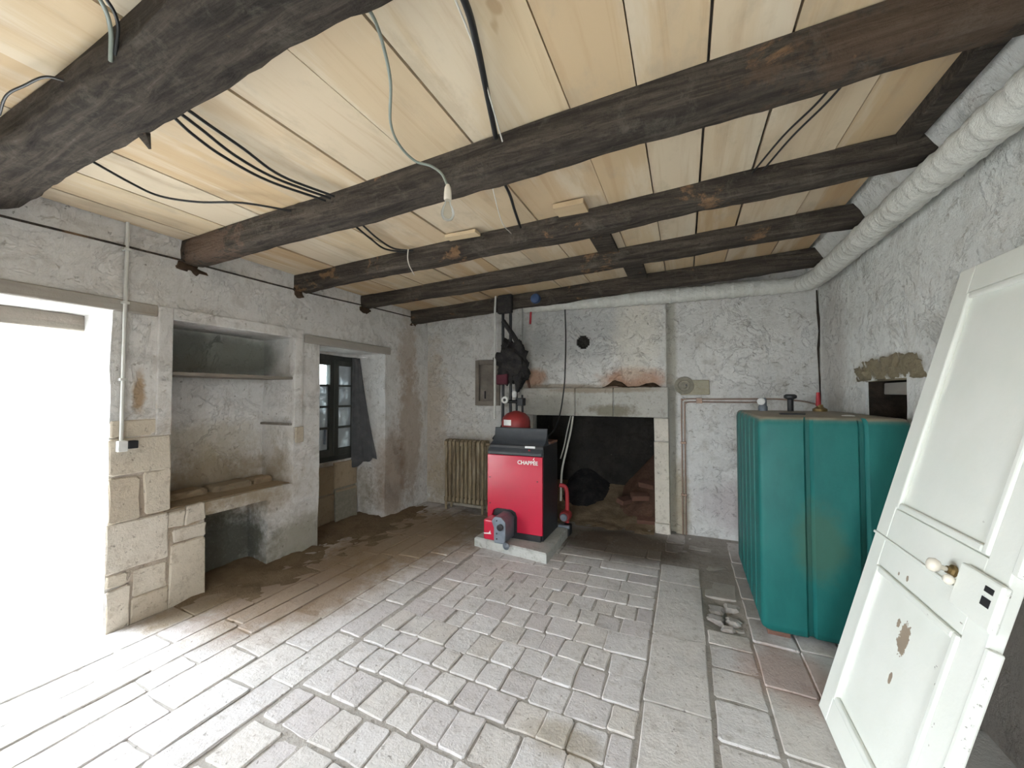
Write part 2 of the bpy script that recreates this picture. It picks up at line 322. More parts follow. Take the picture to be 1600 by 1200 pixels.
class MB:
    def __init__(s): s.v = []; s.f = []
    def add(s, v, f):
        k = len(s.v); s.v += [Vector(p) for p in v]; s.f += [tuple(i+k for i in q) for q in f]; return s
    def box(s, x0, x1, y0, y1, z0, z1):
        return s.add([(x0,y0,z0),(x1,y0,z0),(x1,y1,z0),(x0,y1,z0),(x0,y0,z1),(x1,y0,z1),(x1,y1,z1),(x0,y1,z1)],
                     [(0,3,2,1),(4,5,6,7),(0,1,5,4),(1,2,6,5),(2,3,7,6),(3,0,4,7)])
    def quadblock(s, p, z0, z1, ch, rnd=0., worn=0.):
        """irregular stone: p four plan corners (ccw), chamfered top; worn > 0 chips corners and bows the sides"""
        if worn:
            o = []
            for i in range(4):
                a, b, c = (Vector(p[(i+k) % 4]) for k in (-1, 0, 1)); k1, k2 = random.uniform(.4, 1.6)*worn, random.uniform(.4, 1.6)*worn
                o.append(tuple(b+(a-b).normalized()*k1)); o.append(tuple(b+(c-b).normalized()*k2))
                d = (c-b); nn = Vector((d.y, -d.x)).normalized(); o.append(tuple((b+c)/2+nn*random.uniform(-.5, .15)*worn))
            p = o
        n = len(p); c = sum((Vector((*q, 0)) for q in p), Vector())/n
        tx, ty = random.uniform(-rnd, rnd)/.15, random.uniform(-rnd, rnd)/.15
        dz = [tx*(q[0]-c.x)+ty*(q[1]-c.y) for q in p]
        dz = [max(-.006, min(.006, k)) for k in dz] if worn else [random.uniform(-rnd, rnd) for q in p]
        lo = [(q[0], q[1], z0) for q in p]; a = [(q[0], q[1], z1-ch+k) for q, k in zip(p, dz)]; t = []
        for q, k in zip(p, dz):
            d = (c-Vector((*q, 0))).normalized()*ch*1.5
            t.append((q[0]+d.x, q[1]+d.y, z1+k))
        f = [tuple(range(2*n, 3*n))]
        for i in range(n):
            j = (i+1) % n; f += [(i, j, n+j, n+i), (n+i, n+j, 2*n+j, 2*n+i)]
        return s.add(lo+a+t, f)
    def tube(s, pts, r, n=8, caps=True):
        pts = [Vector(p) for p in pts]; rr = r if isinstance(r, (list, tuple)) else [r]*len(pts)
        t0 = (pts[1]-pts[0]).normalized(); up = Vector((0, 0, 1)) if abs(t0.z) < .9 else Vector((1, 0, 0))
        nx = t0.cross(up).normalized(); v = []; f = []
        for i, p in enumerate(pts):
            t = (pts[min(i+1, len(pts)-1)]-pts[max(i-1, 0)]).normalized()
            nx = (nx-t*nx.dot(t)).normalized(); ny = t.cross(nx)
            for k in range(n):
                a = 2*math.pi*k/n; v.append(p+(nx*math.cos(a)+ny*math.sin(a))*rr[i])
        for i in range(len(pts)-1):
            for k in range(n):
                f.append((i*n+k, i*n+(k+1) % n, (i+1)*n+(k+1) % n, (i+1)*n+k))
        if caps: f += [tuple(range(n-1, -1, -1)), tuple(range((len(pts)-1)*n, len(pts)*n))]
        return s.add(v, f)
    def lathe(s, prof, o, axis='z', n=20):
        o = Vector(o); v = []; f = []
        for r, h in prof:
            for k in range(n):
                a = 2*math.pi*k/n; c, d = r*math.cos(a), r*math.sin(a)
                v.append(o+(Vector((c, d, h)) if axis == 'z' else Vector((c, h, d)) if axis == 'y' else Vector((h, c, d))))
        for i in range(len(prof)-1):
            for k in range(n): f.append((i*n+k, i*n+(k+1) % n, (i+1)*n+(k+1) % n, (i+1)*n+k))
        f += [tuple(range(n-1, -1, -1)), tuple(range((len(prof)-1)*n, len(prof)*n))]
        return s.add(v, f)
    def prism(s, poly, axis, a0, a1):
        n = len(poly)
        def P(q, a): return {'x': (a, q[0], q[1]), 'y': (q[0], a, q[1]), 'z': (q[0], q[1], a)}[axis]
        return s.add([P(q, a0) for q in poly]+[P(q, a1) for q in poly],
                     [tuple(range(n)), tuple(range(2*n-1, n-1, -1))]+[(i, n+i, n+(i+1) % n, (i+1) % n) for i in range(n)])
    def blob(s, c, r, seg=14, rings=9, amp=.2, fs=6., flat=None):
        v = []; f = []; c = Vector(c); r = Vector(r)
        for i in range(rings+1):
            th = math.pi*i/rings
            for k in range(seg):
                ph = 2*math.pi*k/seg
                d = Vector((math.sin(th)*math.cos(ph), math.sin(th)*math.sin(ph), math.cos(th)))
                p = c+Vector((d.x*r.x, d.y*r.y, d.z*r.z))
                p = c+(p-c)*(1+amp*noise.fractal(p*fs, .8, 2., 4))
                if flat is not None: p.z = max(p.z, flat)
                v.append(p)
        for i in range(rings):
            for k in range(seg): f.append((i*seg+k, (i+1)*seg+k, (i+1)*seg+(k+1) % seg, i*seg+(k+1) % seg))
        return s.add(v, f)
    def xf(s, m): s.v = [m @ p for p in s.v]; return s
    def jitter(s, amp, fs):
        s.v = [p+noise.noise_vector(p*fs)*amp for p in s.v]; return s
    def build(s, name, mat, parent=None, smooth=None, bevel=0., seg=2, recalc=True):
        me = bpy.data.meshes.new(name); me.from_pydata(s.v, [], s.f)
        if recalc:
            b = bmesh.new(); b.from_mesh(me); bmesh.ops.remove_doubles(b, verts=b.verts, dist=1e-5)
            bmesh.ops.recalc_face_normals(b, faces=b.faces); b.to_mesh(me); b.free()
        me.materials.append(M[mat] if isinstance(mat, str) else mat)
        if smooth:
            me.polygons.foreach_set('use_smooth', [True]*len(me.polygons)); me.set_sharp_from_angle(angle=R(smooth))
        o = bpy.data.objects.new(name, me)
        if bevel:
            m = o.modifiers.new('bevel', 'BEVEL'); m.width = bevel; m.segments = seg; m.limit_method = 'ANGLE'; m.angle_limit = R(40)
        return place(o, parent)

def spline(pts, k=6):
    p = [Vector(q) for q in pts]; p = [2*p[0]-p[1]]+p+[2*p[-1]-p[-2]]; out = []
    for i in range(1, len(p)-2):
        for j in range(k):
            t = j/k; a, b, c, d = p[i-1:i+3]
            out.append(.5*((2*b)+(c-a)*t+(2*a-5*b+4*c-d)*t*t+(3*b-a-3*c+d)*t**3))
    return out+[p[-2]]

def relief(name, mat, ub, vb, rec, world, T, step=.11, amp=.007, back=True):
    """plastered wall with openings: rec(u, v) gives how far back the face lies (>= T: open right through)"""
    def fine(b):
        o = []
        for a, c in zip(b, b[1:]):
            n = max(1, math.ceil((c-a)/step-1e-6)); o += [a+(c-a)*i/n for i in range(n)]
        return o+[b[-1]]
    us, vs = fine(ub), fine(vb); idx = {}; v = []; f = []
    def vert(a, b, d):
        k = (round(a, 4), round(b, 4), round(d, 4))
        if k not in idx:
            p = Vector(world(a, b, d)); idx[k] = len(v); v.append(p+noise.noise_vector(p*3.1)*amp*1.3+noise.noise_vector(p*11)*amp*.6)
        return idx[k]
    nu, nv = len(us)-1, len(vs)-1
    rc = [[rec((us[i]+us[i+1])/2, (vs[j]+vs[j+1])/2) for j in range(nv)] for i in range(nu)]
    def side(p, q, d0, d1):
        n = max(1, math.ceil(abs(d1-d0)/step))
        for k in range(n):
            a, b = d0+(d1-d0)*k/n, d0+(d1-d0)*(k+1)/n
            f.append((vert(*p, a), vert(*q, a), vert(*q, b), vert(*p, b)))
    for i in range(nu):
        for j in range(nv):
            d = rc[i][j]
            if d < T:
                f.append((vert(us[i], vs[j], d), vert(us[i+1], vs[j], d), vert(us[i+1], vs[j+1], d), vert(us[i], vs[j+1], d)))
                if back: f.append((vert(us[i], vs[j], T), vert(us[i], vs[j+1], T), vert(us[i+1], vs[j+1], T), vert(us[i+1], vs[j], T)))
            if i+1 < nu and abs(rc[i+1][j]-d) > 1e-6: side((us[i+1], vs[j]), (us[i+1], vs[j+1]), min(d, T), min(rc[i+1][j], T))
            if j+1 < nv and abs(rc[i][j+1]-d) > 1e-6: side((us[i], vs[j+1]), (us[i+1], vs[j+1]), min(d, T), min(rc[i][j+1], T))
    m = MB(); m.add(v, f)
    o = m.build(name, mat, smooth=38, recalc=False)
    b = bmesh.new(); b.from_mesh(o.data); bmesh.ops.recalc_face_normals(b, faces=b.faces); b.to_mesh(o.data); b.free()
    return tag(o, kind='structure')

def inside(u, v, u0, u1, v0, v1): return u0 < u < u1 and v0 < v < v1

# ------------------------------------------------------------------ walls
XL, XR, YB, YF = -3.35, 1.2, 4.6, -1.4
def rec_left(y, z):
    if inside(y, z, -.15, 1.24, -1, 2.04): return 9
    if inside(y, z, 2.80, 3.74, -1, 2.0):
        return 9 if inside(y, z, 2.97, 3.78, .72, 1.97) else .45
    if inside(y, z, 1.56, 2.52, .68, 2.04): return .44
    if inside(y, z, 1.79, 2.28, -1, .58): return .26
    return 0
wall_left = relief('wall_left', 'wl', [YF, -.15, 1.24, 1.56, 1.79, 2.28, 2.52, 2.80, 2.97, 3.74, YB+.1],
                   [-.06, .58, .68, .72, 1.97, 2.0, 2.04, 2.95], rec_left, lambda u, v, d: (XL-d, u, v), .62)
def rec_back(x, z):
    if math.hypot(x+1.12, z-2.14) < .086: return .34
    if inside(x, z, -1.75, -.31, -1, 1.25): return .80
    if inside(x, z, -2.54, -2.22, 1.385, 1.935): return .10
    if x > -.18: return .11 if x < -.10 else .06
    if z > 1.57 and x > -1.9: return .05
    return 0
hb = [round(-1.22+.02*i, 3) for i in range(11)]; hv = [round(2.04+.02*i, 3) for i in range(11)]
wall_back = relief('wall_back', 'wb', [XL-.1, -2.54, -2.22, -1.9, -1.75]+hb+[-.31, -.18, -.10, XR+.1],
                   [-.06, 1.25, 1.385, 1.57, 1.935]+hv+[2.95], rec_back, lambda u, v, d: (u, YB+d, v), 1.0)
def rec_right(y, z):
    if inside(y, z, 3.06, 3.64, 1.15, 1.60): return .34
    return 0
wall_right = relief('wall_right', 'wr', [YF, 3.06, 3.64, YB+.1], [-.06, 1.15, 1.60, 2.95], rec_right, lambda u, v, d: (XR+d, u, v), .6)
def rec_front(x, z):
    return 9 if inside(x, z, -.55, .25, -1, 2.0) else 0
wall_front = relief('wall_front', 'wf', [XL-.1, -.55, .25, XR+.1], [-.06, 2.0, 2.95], rec_front, lambda u, v, d: (u, YF-d, v), .5, step=.25)

# sooty lining of the hearth
m = MB(); x0, x1, y0, y1 = -1.75, -.31, YB+.12, YB+.79
m.add([(x0, y0, -.02), (x0, y1, -.02), (x1, y1, -.02), (x1, y0, -.02), (x0, y0, 1.45), (x0, y1, 1.45), (x1, y1, 1.45), (x1, y0, 1.45)],
      [(0, 1, 5, 4), (1, 2, 6, 5), (2, 3, 7, 6)])
m.v = [p+Vector((.008 if p.x < -1 else -.008, -.008 if p.y > 5 else 0, 0)) for p in m.v]
m.v = [Vector((p.x, p.y, min(p.z, 1.24))) for p in m.v]
m.build('soot_lining', 'soot', wall_back)

MB().lathe([(.098, YB+.09), (.098, YB+.32), (.001, YB+.325)], (-1.12, 0, 2.14), 'y', 18).build('flue_lining', 'soot', wall_back)
# plaster coving under the ceiling on the right
MB().prism([(1.045, 2.90), (1.06, 2.80), (1.11, 2.71), (1.19, 2.60), (1.26, 2.60), (1.26, 2.90)], 'y', YF, YB+.05).build('plaster_cove', 'wr', wall_right)
MB().box(.975, 1.06, YF, 2.55, 2.74, 2.84).jitter(.006, 5).build('wall_plate', 'beam', wall_right, bevel=.01)
# crack in the right-hand corner
m = MB(); m.tube([(1.185, 4.655, 2.52), (1.19, 4.652, 2.3), (1.205, 4.65, 2.12), (1.188, 4.655, 1.95), (1.19, 4.652, 1.75), (1.2, 4.65, 1.5), (1.19, 4.652, 1.3)],
                 [.006, .010, .014, .010, .006, .010, .006], 6); m.build('corner_crack', 'hole', wall_back)

# --- left wall: stone blocks of the pier
def wallblock(y0, y1, z0, z1, proud, mat='ashlar', parent=wall_left, name='stone_block', x=XL):
    j = lambda: random.uniform(-.009, .009); y0 -= .007; y1 += .007; z0 -= .007; z1 += .007
    p = [(y0+j(), z0+j()), (y1+j(), z0+j()), (y1+j(), z1+j()), (y0+j(), z1+j())]
    b = MB().quadblock(p, -.03, proud*.7, .006, .004, .011)
    b.v = [Vector((x+v.z, v.x, v.y)) for v in b.v]
    return b.build(name, mat, parent)
for a in [(1.245, 1.555, .985, 1.21, .022), (1.245, 1.40, .69, .955, .024), (1.43, 1.555, .70, .975, .02), (1.245, 1.55, .375, .67, .026),
          (1.565, 1.655, .56, .665, .018), (1.67, 1.785, .56, .675, .02), (1.60, 1.79, .445, .535, .015), (1.585, 1.79, -.02, .425, .026),
          (1.25, 1.34, .275, .345, .012), (1.25, 1.35, -.02, .255, .022), (1.375, 1.555, .17, .33, .008), (1.38, 1.56, -.02, .15, .014), (1.245, 1.55, 1.235, 1.33, .010)]:
    wallblock(*a)
# niche: bench slab, shelf board, raised surround
MB().box(XL-.43, XL-.02, 1.565, 2.515, .66, .69).jitter(.012, 5).build('bench_slab', 'rubblestone', wall_left, bevel=.01)
for (y0, y1, w_) in [(1.57, 1.95, .2), (1.97, 2.30, .22), (2.31, 2.51, .19)]:
    b = MB().quadblock([(XL-.42, y0), (XL-.42+w_, y0+.01), (XL-.42+w_*.95, y1), (XL-.42, y1)], .67, .735, .02, .008, .03); b.build('bench_stone', 'rubblestone', wall_left)
sh = MB().box(XL-.43, XL-.012, 1.55, 2.53, 1.645, 1.668).jitter(.006, 4).build('shelf_board', 'oldwood', wall_left)
MB().box(XL-.02, XL+.018, 1.475, 1.562, 1.22, 2.12).jitter(.004, 5).build('niche_surround', 'wl', wall_left, bevel=.006)
MB().box(XL-.02, XL+.018, 1.562, 2.60, 2.035, 2.12).jitter(.004, 5).build('niche_surround', 'wl', wall_left, bevel=.006)
MB().box(XL-.02, XL+.018, 2.515, 2.60, 1.20, 2.036).jitter(.004, 5).build('niche_surround', 'wl', wall_left, bevel=.006)
MB().box(XL-.43, XL-.02, 2.49, 2.525, 1.215, 1.235).build('shelf_batten', 'oldwood', wall_left)
MB().box(XL-.015, XL+.012, 2.535, 2.62, 1.05, 1.20).jitter(.01, 9).build('stone_block', 'ashlar', wall_left, bevel=.008)
# lintels
MB().box(XL-.05, XL+.012, -.45, 1.47, 2.045, 2.125).jitter(.008, 4).build('door_lintel', 'lintel', wall_left, bevel=.008)
MB().box(XL-.5, XL-.38, -.3, 1.25, 1.93, 2.04).jitter(.006, 4).build('outer_lintel', 'oldwood', wall_left, bevel=.01)
MB().box(XL-.03, XL+.014, 2.62, 3.82, 2.0, 2.085).jitter(.008, 4).build('window_lintel', 'lintel', wall_left, bevel=.01)
# rubble blocks under the window
for (y0, y1, z0, z1) in [(2.82, 3.12, .40, .68), (3.14, 3.36, .36, .66), (3.38, 3.72, .40, .70), (2.82, 3.05, .05, .37), (3.08, 3.40, .02, .33), (3.42, 3.72, .04, .37)]:
    wallblock(y0, y1, z0, z1, .03, 'rubblestone', x=XL-.45)
# flat slab leaning in the window recess
b = MB().box(-.16, .16, -.012, .012, 0, .62).xf(Matrix.Translation((XL-.36, 3.50, .0)) @ Matrix.Rotation(R(14), 4, 'Y').inverted() @ Matrix.Rotation(R(90), 4, 'Z') @ Matrix.Rotation(R(8), 4, 'Y'))
tag(b.build('stone_slab', 'mica', bevel=.004), 'thin grey slab leaning under the small window', 'slab')

# --- window in the deep recess
win = tag(bpy.data.objects.new('window_1', None), kind='structure'); win.location = (XL-.49, 3.37, .72); place(win, None); W[win.name] = Matrix.Translation(win.location)
fx0, fx1 = XL-.515, XL-.465
fr = MB()
for (y0, y1, z0, z1) in [(2.97, 3.02, .72, 1.97), (3.73, 3.78, .72, 1.97), (3.02, 3.73, 1.91, 1.97), (3.02, 3.73, .72, .78)]: fr.box(fx0-.02, fx1, y0, y1, z0, z1)
fr.build('window_frame', 'frame', win, bevel=.004)
for (a, c) in [(3.02, 3.385), (3.385, 3.73)]:
    s = MB(); y0, y1 = a+.005, c-.003
    for (p, q, z0, z1) in [(y0, y0+.06, .78, 1.91), (y1-.06, y1, .78, 1.91), (y0+.06, y1-.06, 1.85, 1.91), (y0+.06, y1-.06, .78, .86)]: s.box(fx0, fx1+.012, p, q, z0, z1)
    so = s.build('casement', 'frame', win, bevel=.003)
    zs = [.86, 1.11, 1.36, 1.61, 1.85]
    for i in range(1, 4): MB().box(fx0, fx1+.01, y0+.06, y1-.06, zs[i]-.012, zs[i]+.012).build('glazing_bar', 'frame', so)
    for i in range(4):
        MB().box(fx0+.02, fx0+.024, y0+.06, y1-.06, zs[i], zs[i+1]).build('pane', 'paneclear' if i == 3 and a < 3.1 else 'pane', so)
MB().box(fx1, fx1+.03, 3.25, 3.262, .93, 1.10).build('latch', 'grey', win)
# dusty sheet hanging from the window head across the reveal
v = []; f = []; NU, NV = 14, 16
for j in range(NV+1):
    t = j/NV; z = 1.96-1.25*t
    for i in range(NU+1):
        s = i/NU
        x = XL-.44+(.03+.30*t)*s; y = 3.64+.088*s**.6
        q = Vector((x, y, z)); fold = .012*math.sin(s*16+t*3)*(.3+t)
        v.append(q+Vector((fold*.8, -abs(fold), t*(.10*noise.noise(Vector((s*3, 1, 2)))-.10*(1-s)))))
for j in range(NV):
    for i in range(NU): f.append((j*(NU+1)+i, j*(NU+1)+i+1, (j+1)*(NU+1)+i+1, (j+1)*(NU+1)+i))
o = MB().add(v, f).build('hanging_sheet', 'cloth', smooth=80)
md = o.modifiers.new('thickness', 'SOLIDIFY'); md.thickness = .004
tag(o, 'dark grey dusty sheet hanging slantwise at the side of the small window', 'sheet')

# --- chimney stones
for (a, c) in [(-1.90, -1.205), (-1.198, -.755), (-.748, -.165)]:
    b = MB().quadblock([(a, 1.25), (c, 1.25), (c, 1.585), (a, 1.585)], -.02, .035, .008, .003)
    b.v = [Vector((p.x, YB-p.z, p.y)) for p in b.v]; b.build('mantel_stone', 'mantel', wall_back)
for (a, c) in [(-.02, .10), (.105, .985), (.99, 1.245)]:
    b = MB().quadblock([(-.312, a), (-.163+(.01 if a < .1 else 0), a), (-.165, c), (-.316, c)], -.1, .03, .008, .003)
    b.v = [Vector((p.x, YB-p.z, p.y)) for p in b.v]; b.build('jamb_stone', 'jamb', wall_back)
# rough stones over the hole in the right wall
v = []; f = []; NU, NV = 44, 12
for jj in range(NV+1):
    for ii in range(NU+1):
        a, c = ii/NU, jj/NV; y = 2.84+.96*a; z = 1.592+.165*c*(1-.35*(a < .1)-.25*(a > .93))
        q = Vector((y, z, 5)); ed = jj in (0, NV) or ii in (0, NU)
        z += .03*noise.noise(q*9)*(c > .5); y += .02*noise.noise(q*7+Vector((3, 1, 0)))
        v.append((XR+.012-(0 if ed else .018+.03*max(-.4, noise.fractal(q*11, .8, 2., 4))), y, z))
for jj in range(NV):
    for ii in range(NU): f.append((jj*(NU+1)+ii, jj*(NU+1)+ii+1, (jj+1)*(NU+1)+ii+1, (jj+1)*(NU+1)+ii))
MB().add(v, f).build('rough_lintel', 'rubbledark', wall_right, smooth=40)
m = MB(); m.box(XR+.02, XR+.335, 3.062, 3.068, 1.15, 1.6); m.box(XR+.02, XR+.335, 3.632, 3.638, 1.15, 1.6); m.box(XR+.328, XR+.336, 3.06, 3.64, 1.15, 1.6); m.box(XR+.02, XR+.335, 3.06, 3.64, 1.592, 1.597)
m.jitter(.002, 3).build('hole_lining', 'hole', wall_right)
MB().box(XR+.10, XR+.32, 3.08, 3.62, 1.50, 1.58).jitter(.012, 6).build('inner_beam', 'lintel', wall_right, bevel=.006)

# ------------------------------------------------------------------ ceiling
def cz(x): return 2.62+.04*(x-XL)
ceil = MB().add([(XL-.3, YF-.2, cz(XL-.3)+.07), (1.5, YF-.2, cz(1.5)+.07), (1.5, 5.6, cz(1.5)+.07), (XL-.3, 5.6, cz(XL-.3)+.07),
                 (XL-.3, YF-.2, cz(XL-.3)+.14), (1.5, YF-.2, cz(1.5)+.14), (1.5, 5.6, cz(1.5)+.14), (XL-.3, 5.6, cz(XL-.3)+.14)],
                [(0,1,2,3),(4,7,6,5),(0,4,5,1),(1,5,6,2),(2,6,7,3),(3,7,4,0)]).build('ceiling', 'oldwood')
tag(ceil, kind='structure')
jx = [-3.345, -3.165, -2.86, -2.50, -2.13, -1.62, -1.26, -.93, -.44, -.165, .095, .365, .735, 1.03]
BY = [.63, 1.63, 2.53, 3.38, 4.22]
for k, (a, c) in enumerate(zip(jx, jx[1:])):
    br = sorted({YF, 4.64, *( [BY[1]+.07, BY[3]+.07] if k % 2 else [BY[0]+.07, BY[2]+.07, BY[4]+.05])})
    for y0, y1 in zip(br, br[1:]):
        da, dc = random.uniform(.002, .007), random.uniform(.002, .007); dz = random.uniform(0, .012)
        sk = random.uniform(-.008, .008)
        p = [(a+da, y0+.002), (c-dc, y0+.002), (c-dc+sk*.4, y1-.002), (a+da+sk*.4, y1-.002)]
        lo = [(x, y, cz(x)+dz) for x, y in p]; hi = [(x, y, cz(x)+dz+.03) for x, y in p]
        MB().add(lo+hi, [(0,3,2,1),(4,5,6,7),(0,1,5,4),(1,2,6,5),(2,3,7,6),(3,0,4,7)]).build('plank', 'plank', ceil)

# ------------------------------------------------------------------ beams
def beam(y0, x0, x1, h, wd, lab, bow=.0, ch=.3, amp=.012):
    n = 90; v = []; f = []; prof = []
    c = ch*min(h, wd)
    prof = [(0, .0), (-.004, -(h-c)*.5), (0, -(h-c)), (c*.35, -(h-c*.35)), (c, -h), (wd*.5, -h-.004), (wd-c, -h), (wd-c*.35, -(h-c*.35)), (wd, -(h-c)), (wd+.004, -(h-c)*.5), (wd, 0)]
    for i in range(n+1):
        t = i/n; x = x0+(x1-x0)*t; yo = bow*math.sin(math.pi*t)+.02*noise.noise(Vector((x*.9, y0*3, 0)))
        zo = .012*noise.noise(Vector((x*1.1, y0*5, 4)))
        for (py, pz) in prof:
            q = Vector((x, y0+py+yo, cz(x)+.004+pz+(zo if pz < 0 else 0)))
            if pz < 0:
                q += noise.noise_vector(Vector((q.x*2.2, q.y*9, q.z*9)))*amp+noise.noise_vector(Vector((q.x*9, q.y*22, q.z*22)))*amp*.55
            v.append(q)
    k = len(prof)
    for i in range(n):
        for j in range(k): f.append((i*k+j, i*k+(j+1) % k, (i+1)*k+(j+1) % k, (i+1)*k+j))
    f += [tuple(range(k)), tuple(range(n*k+k-1, n*k-1, -1))]
    o = MB().add(v, f).build('ceiling_beam', 'beam', smooth=50)
    return tag(o, lab, 'beam', 'ceiling beams', 'thing')
b1 = beam(.60, XL-.1, 1.28, .135, .23, 'thick rough dark beam nearest the camera, crossing the top corner', ch=.22, amp=.02)
b2 = beam(1.60, XL-.05, 1.28, .16, .16, 'dark beam with the bare bulb hanging against it', bow=.03, ch=.14)
b3 = beam(2.50, XL-.05, 1.13, .135, .15, 'dark beam with a pale wooden offcut lying on its upper edge', bow=.04, ch=.14)
b4 = beam(3.33, XL-.05, 1.18, .125, .15, 'dark beam just behind the one carrying the pale offcut', bow=.02, ch=.14)
b5 = beam(4.20, XL-.05, 1.22, .15, .16, 'almost black beam closest to the fireplace wall', ch=.2)
for (y, h) in [(1.68, .15), (2.57, .13), (3.40, .12), (4.28, .14)]:
    MB().blob((XL-.02, y, 2.62-h-.02), (.035, .10, .05), 20, 12, .7, 16).build('beam_pocket', 'crumb', wall_left, smooth=60)
# offcuts and splinters on the beams
def thing(name, mb, mat, label, cat, group=None, **k): return tag(mb.build(name, mat, **k), label, cat, group)
thing('wood_offcut', MB().box(-.76, -.56, 2.36, 2.50, 2.69, 2.722).jitter(.004, 5), 'palewood', 'pale wooden offcut wedged above the third beam', 'offcut', bevel=.003)
thing('wood_offcut', MB().box(-1.62, -1.36, 2.42, 2.50, 2.665, 2.69).jitter(.004, 5), 'palewood', 'thin pale board scrap beside the white hanging wire', 'offcut', bevel=.003)
thing('wood_offcut', MB().box(-.66, -.50, 2.66, 3.36, 2.705, 2.735).jitter(.004, 5), 'beam', 'short dark cross timber joining two beams under the planks', 'timber', bevel=.004)
thing('wood_offcut', MB().box(-.52, -.34, 3.50, 4.22, 2.70, 2.735).jitter(.004, 5), 'beam', 'short dark cross timber next to the almost black beam', 'timber', bevel=.004)
m = MB(); m.add([(-2.0, .79, 2.55), (-1.95, .80, 2.55), (-1.965, .83, 2.495), (-1.985, .83, 2.50), (-2.0, .81, 2.55), (-1.95, .82, 2.55)], [(0, 1, 2, 3), (5, 4, 3, 2), (0, 3, 4), (1, 5, 2), (0, 4, 5, 1)])
m.build('splinter', 'beam', b1)

# ------------------------------------------------------------------ floor
fv = []; ff = []; NX, NY = 110, 150
for j in range(NY+1):
    for i in range(NX+1):
        x, y = XL-.7+(XR+.3-XL+.7)*i/NX, YF-.6+(6.1-YF)*j/NY; q = Vector((x, y, 0))
        hole = .05*max(0, 1-((x-.24)/.13)**2)*max(0, 1-((y-3.1)/.26)**2)
        fv.append((x, y, -.0065+.005*noise.fractal(q*4.5, .7, 2., 4)-hole))
for j in range(NY):
    for i in range(NX): ff.append((j*(NX+1)+i, j*(NX+1)+i+1, (j+1)*(NX+1)+i+1, (j+1)*(NX+1)+i))
floor = MB().add(fv, ff).build('floor', 'joint', smooth=60, recalc=False)
tag(floor, kind='structure')
nst = 0; far = MB()
def pave(p, z=None, mat='pave'):
    global nst
    z = random.uniform(-.003, .003) if z is None else z
    cx, cy = sum(q[0] for q in p)/4, sum(q[1] for q in p)/4
    dep = -.405*cx+.914*cy; lat = .914*cx+.405*cy
    vis = dep > .9 and abs(lat/dep) < 1.36 and dep > 1.3
    if not vis: far.quadblock(p, -.05, z, .005, .002); return
    MB().quadblock(p, -.05, z, .004, .002, .009).build('paving_stone', mat, floor); nst += 1
J = lambda a=.008: random.uniform(-a, a)
def quad(x0, x1, y0, y1, g=.004, j=.005, ky=0., **k):
    pave([(x0+g+J(j), y0+g+J(j)+ky*x0), (x1-g+J(j), y0+g+J(j)+ky*x1), (x1-g+J(j), y1-g+J(j)+ky*x1), (x0+g+J(j), y1-g+J(j)+ky*x0)], **k)
ys = [-1.4, -.7, 0, .75, 1.40, 2.06, 2.65, 3.40, 3.75]                       # long slabs
for a, c in zip(ys, ys[1:]): quad(-.207, .103, a, c, .005, .004, z=.003+J(.002))
ys = [-1.4, -.9, -.3, .3, .85, 1.30, 1.62, 1.95, 2.22, 2.47, 2.68, 2.84]
for a, c in zip(ys, ys[1:]): quad(.112, .352, a, c, .005, .004, z=J(.004))
for i, (a, c) in enumerate([(.36, .60), (.60, .82), (.82, 1.02), (1.02, 1.21)]):
    y = -1.4+.1*i
    while y < 4.55:
        l = random.uniform(.24, .42)
        quad(a, c, y, min(y+l, 4.58)); y += l
# setts in cross rows
y = -1.4; r = 0
while y < 3.95:
    d = random.uniform(.165, .215); x = -1.845+random.uniform(-.0, .02)
    big = 3.0 < y < 3.4
    while x < -.23:
        wd = random.uniform(.12, .21) if not (y > 3.0) else random.uniform(.22, .5)
        if -.215-(x+wd) < .08: wd = -.215-x
        quad(x, x+wd, y, y+d, .0035, .007, ky=.03*math.sin(y*2+1)); x += wd
    y += d; r += 1
# long courses on the door side
x = -1.855
while x > -3.3:
    wd = random.uniform(.16, .27)
    if x-wd < -3.22: wd = x+3.34
    y = -1.4+random.uniform(0, .3); lim = 4.55
    while y < lim:
        l = random.uniform(.22, .62); quad(x-wd, x, y, min(y+l, lim), .004, .008, z=J(.004)); y += l
    x -= wd
# hearth front courses
for (a, c, y0, y1) in [(-.205, .08, 3.76, 4.05), (.09, .35, 3.62, 3.9), (.10, .35, 3.3, 3.6), (-.2, .06, 4.06, 4.3), (.07, .35, 3.92, 4.2), (-.2, .0, 4.31, 4.62), (.01, .35, 4.22, 4.62)]:
    quad(a, c, y0, y1, .012, .012, z=-.008+J(.004))
x = -1.85
while x < -.25:
    wd = random.uniform(.3, .5); quad(x, min(x+wd, -.215), 3.98, 4.55, .008, .01, z=-.01); x += wd
# doorstep slabs
for (a, c) in [(.06, .45), (.46, .84), (.85, 1.23)]: quad(-3.95, -3.37, a, c, .006, .006, z=-.004)
for (a, c) in [(2.82, 3.25), (3.27, 3.73)]: quad(-3.79, -3.36, a, c, .006, .01, z=-.012)
if far.v:
    o = far.build('outlying_paving', 'pave', floor, recalc=False); o['kind'] = 'stuff'
# broken hollow beside the tank: loose flat shards
for (cx, cy, r_) in [(.18, 3.17, .075), (.29, 3.22, .07), (.17, 3.02, .08), (.28, 3.04, .075), (.24, 2.92, .06), (.31, 2.93, .05)]:
    p = [(cx+r_*math.cos(t)*random.uniform(.8, 1.2), cy+r_*math.sin(t)*random.uniform(.8, 1.2)) for t in (.6, 2.2, 3.8, 5.4)]
    MB().quadblock(p, -.05, random.uniform(-.02, .004), .012, .006, .02).build('stone_shard', 'pave', floor)
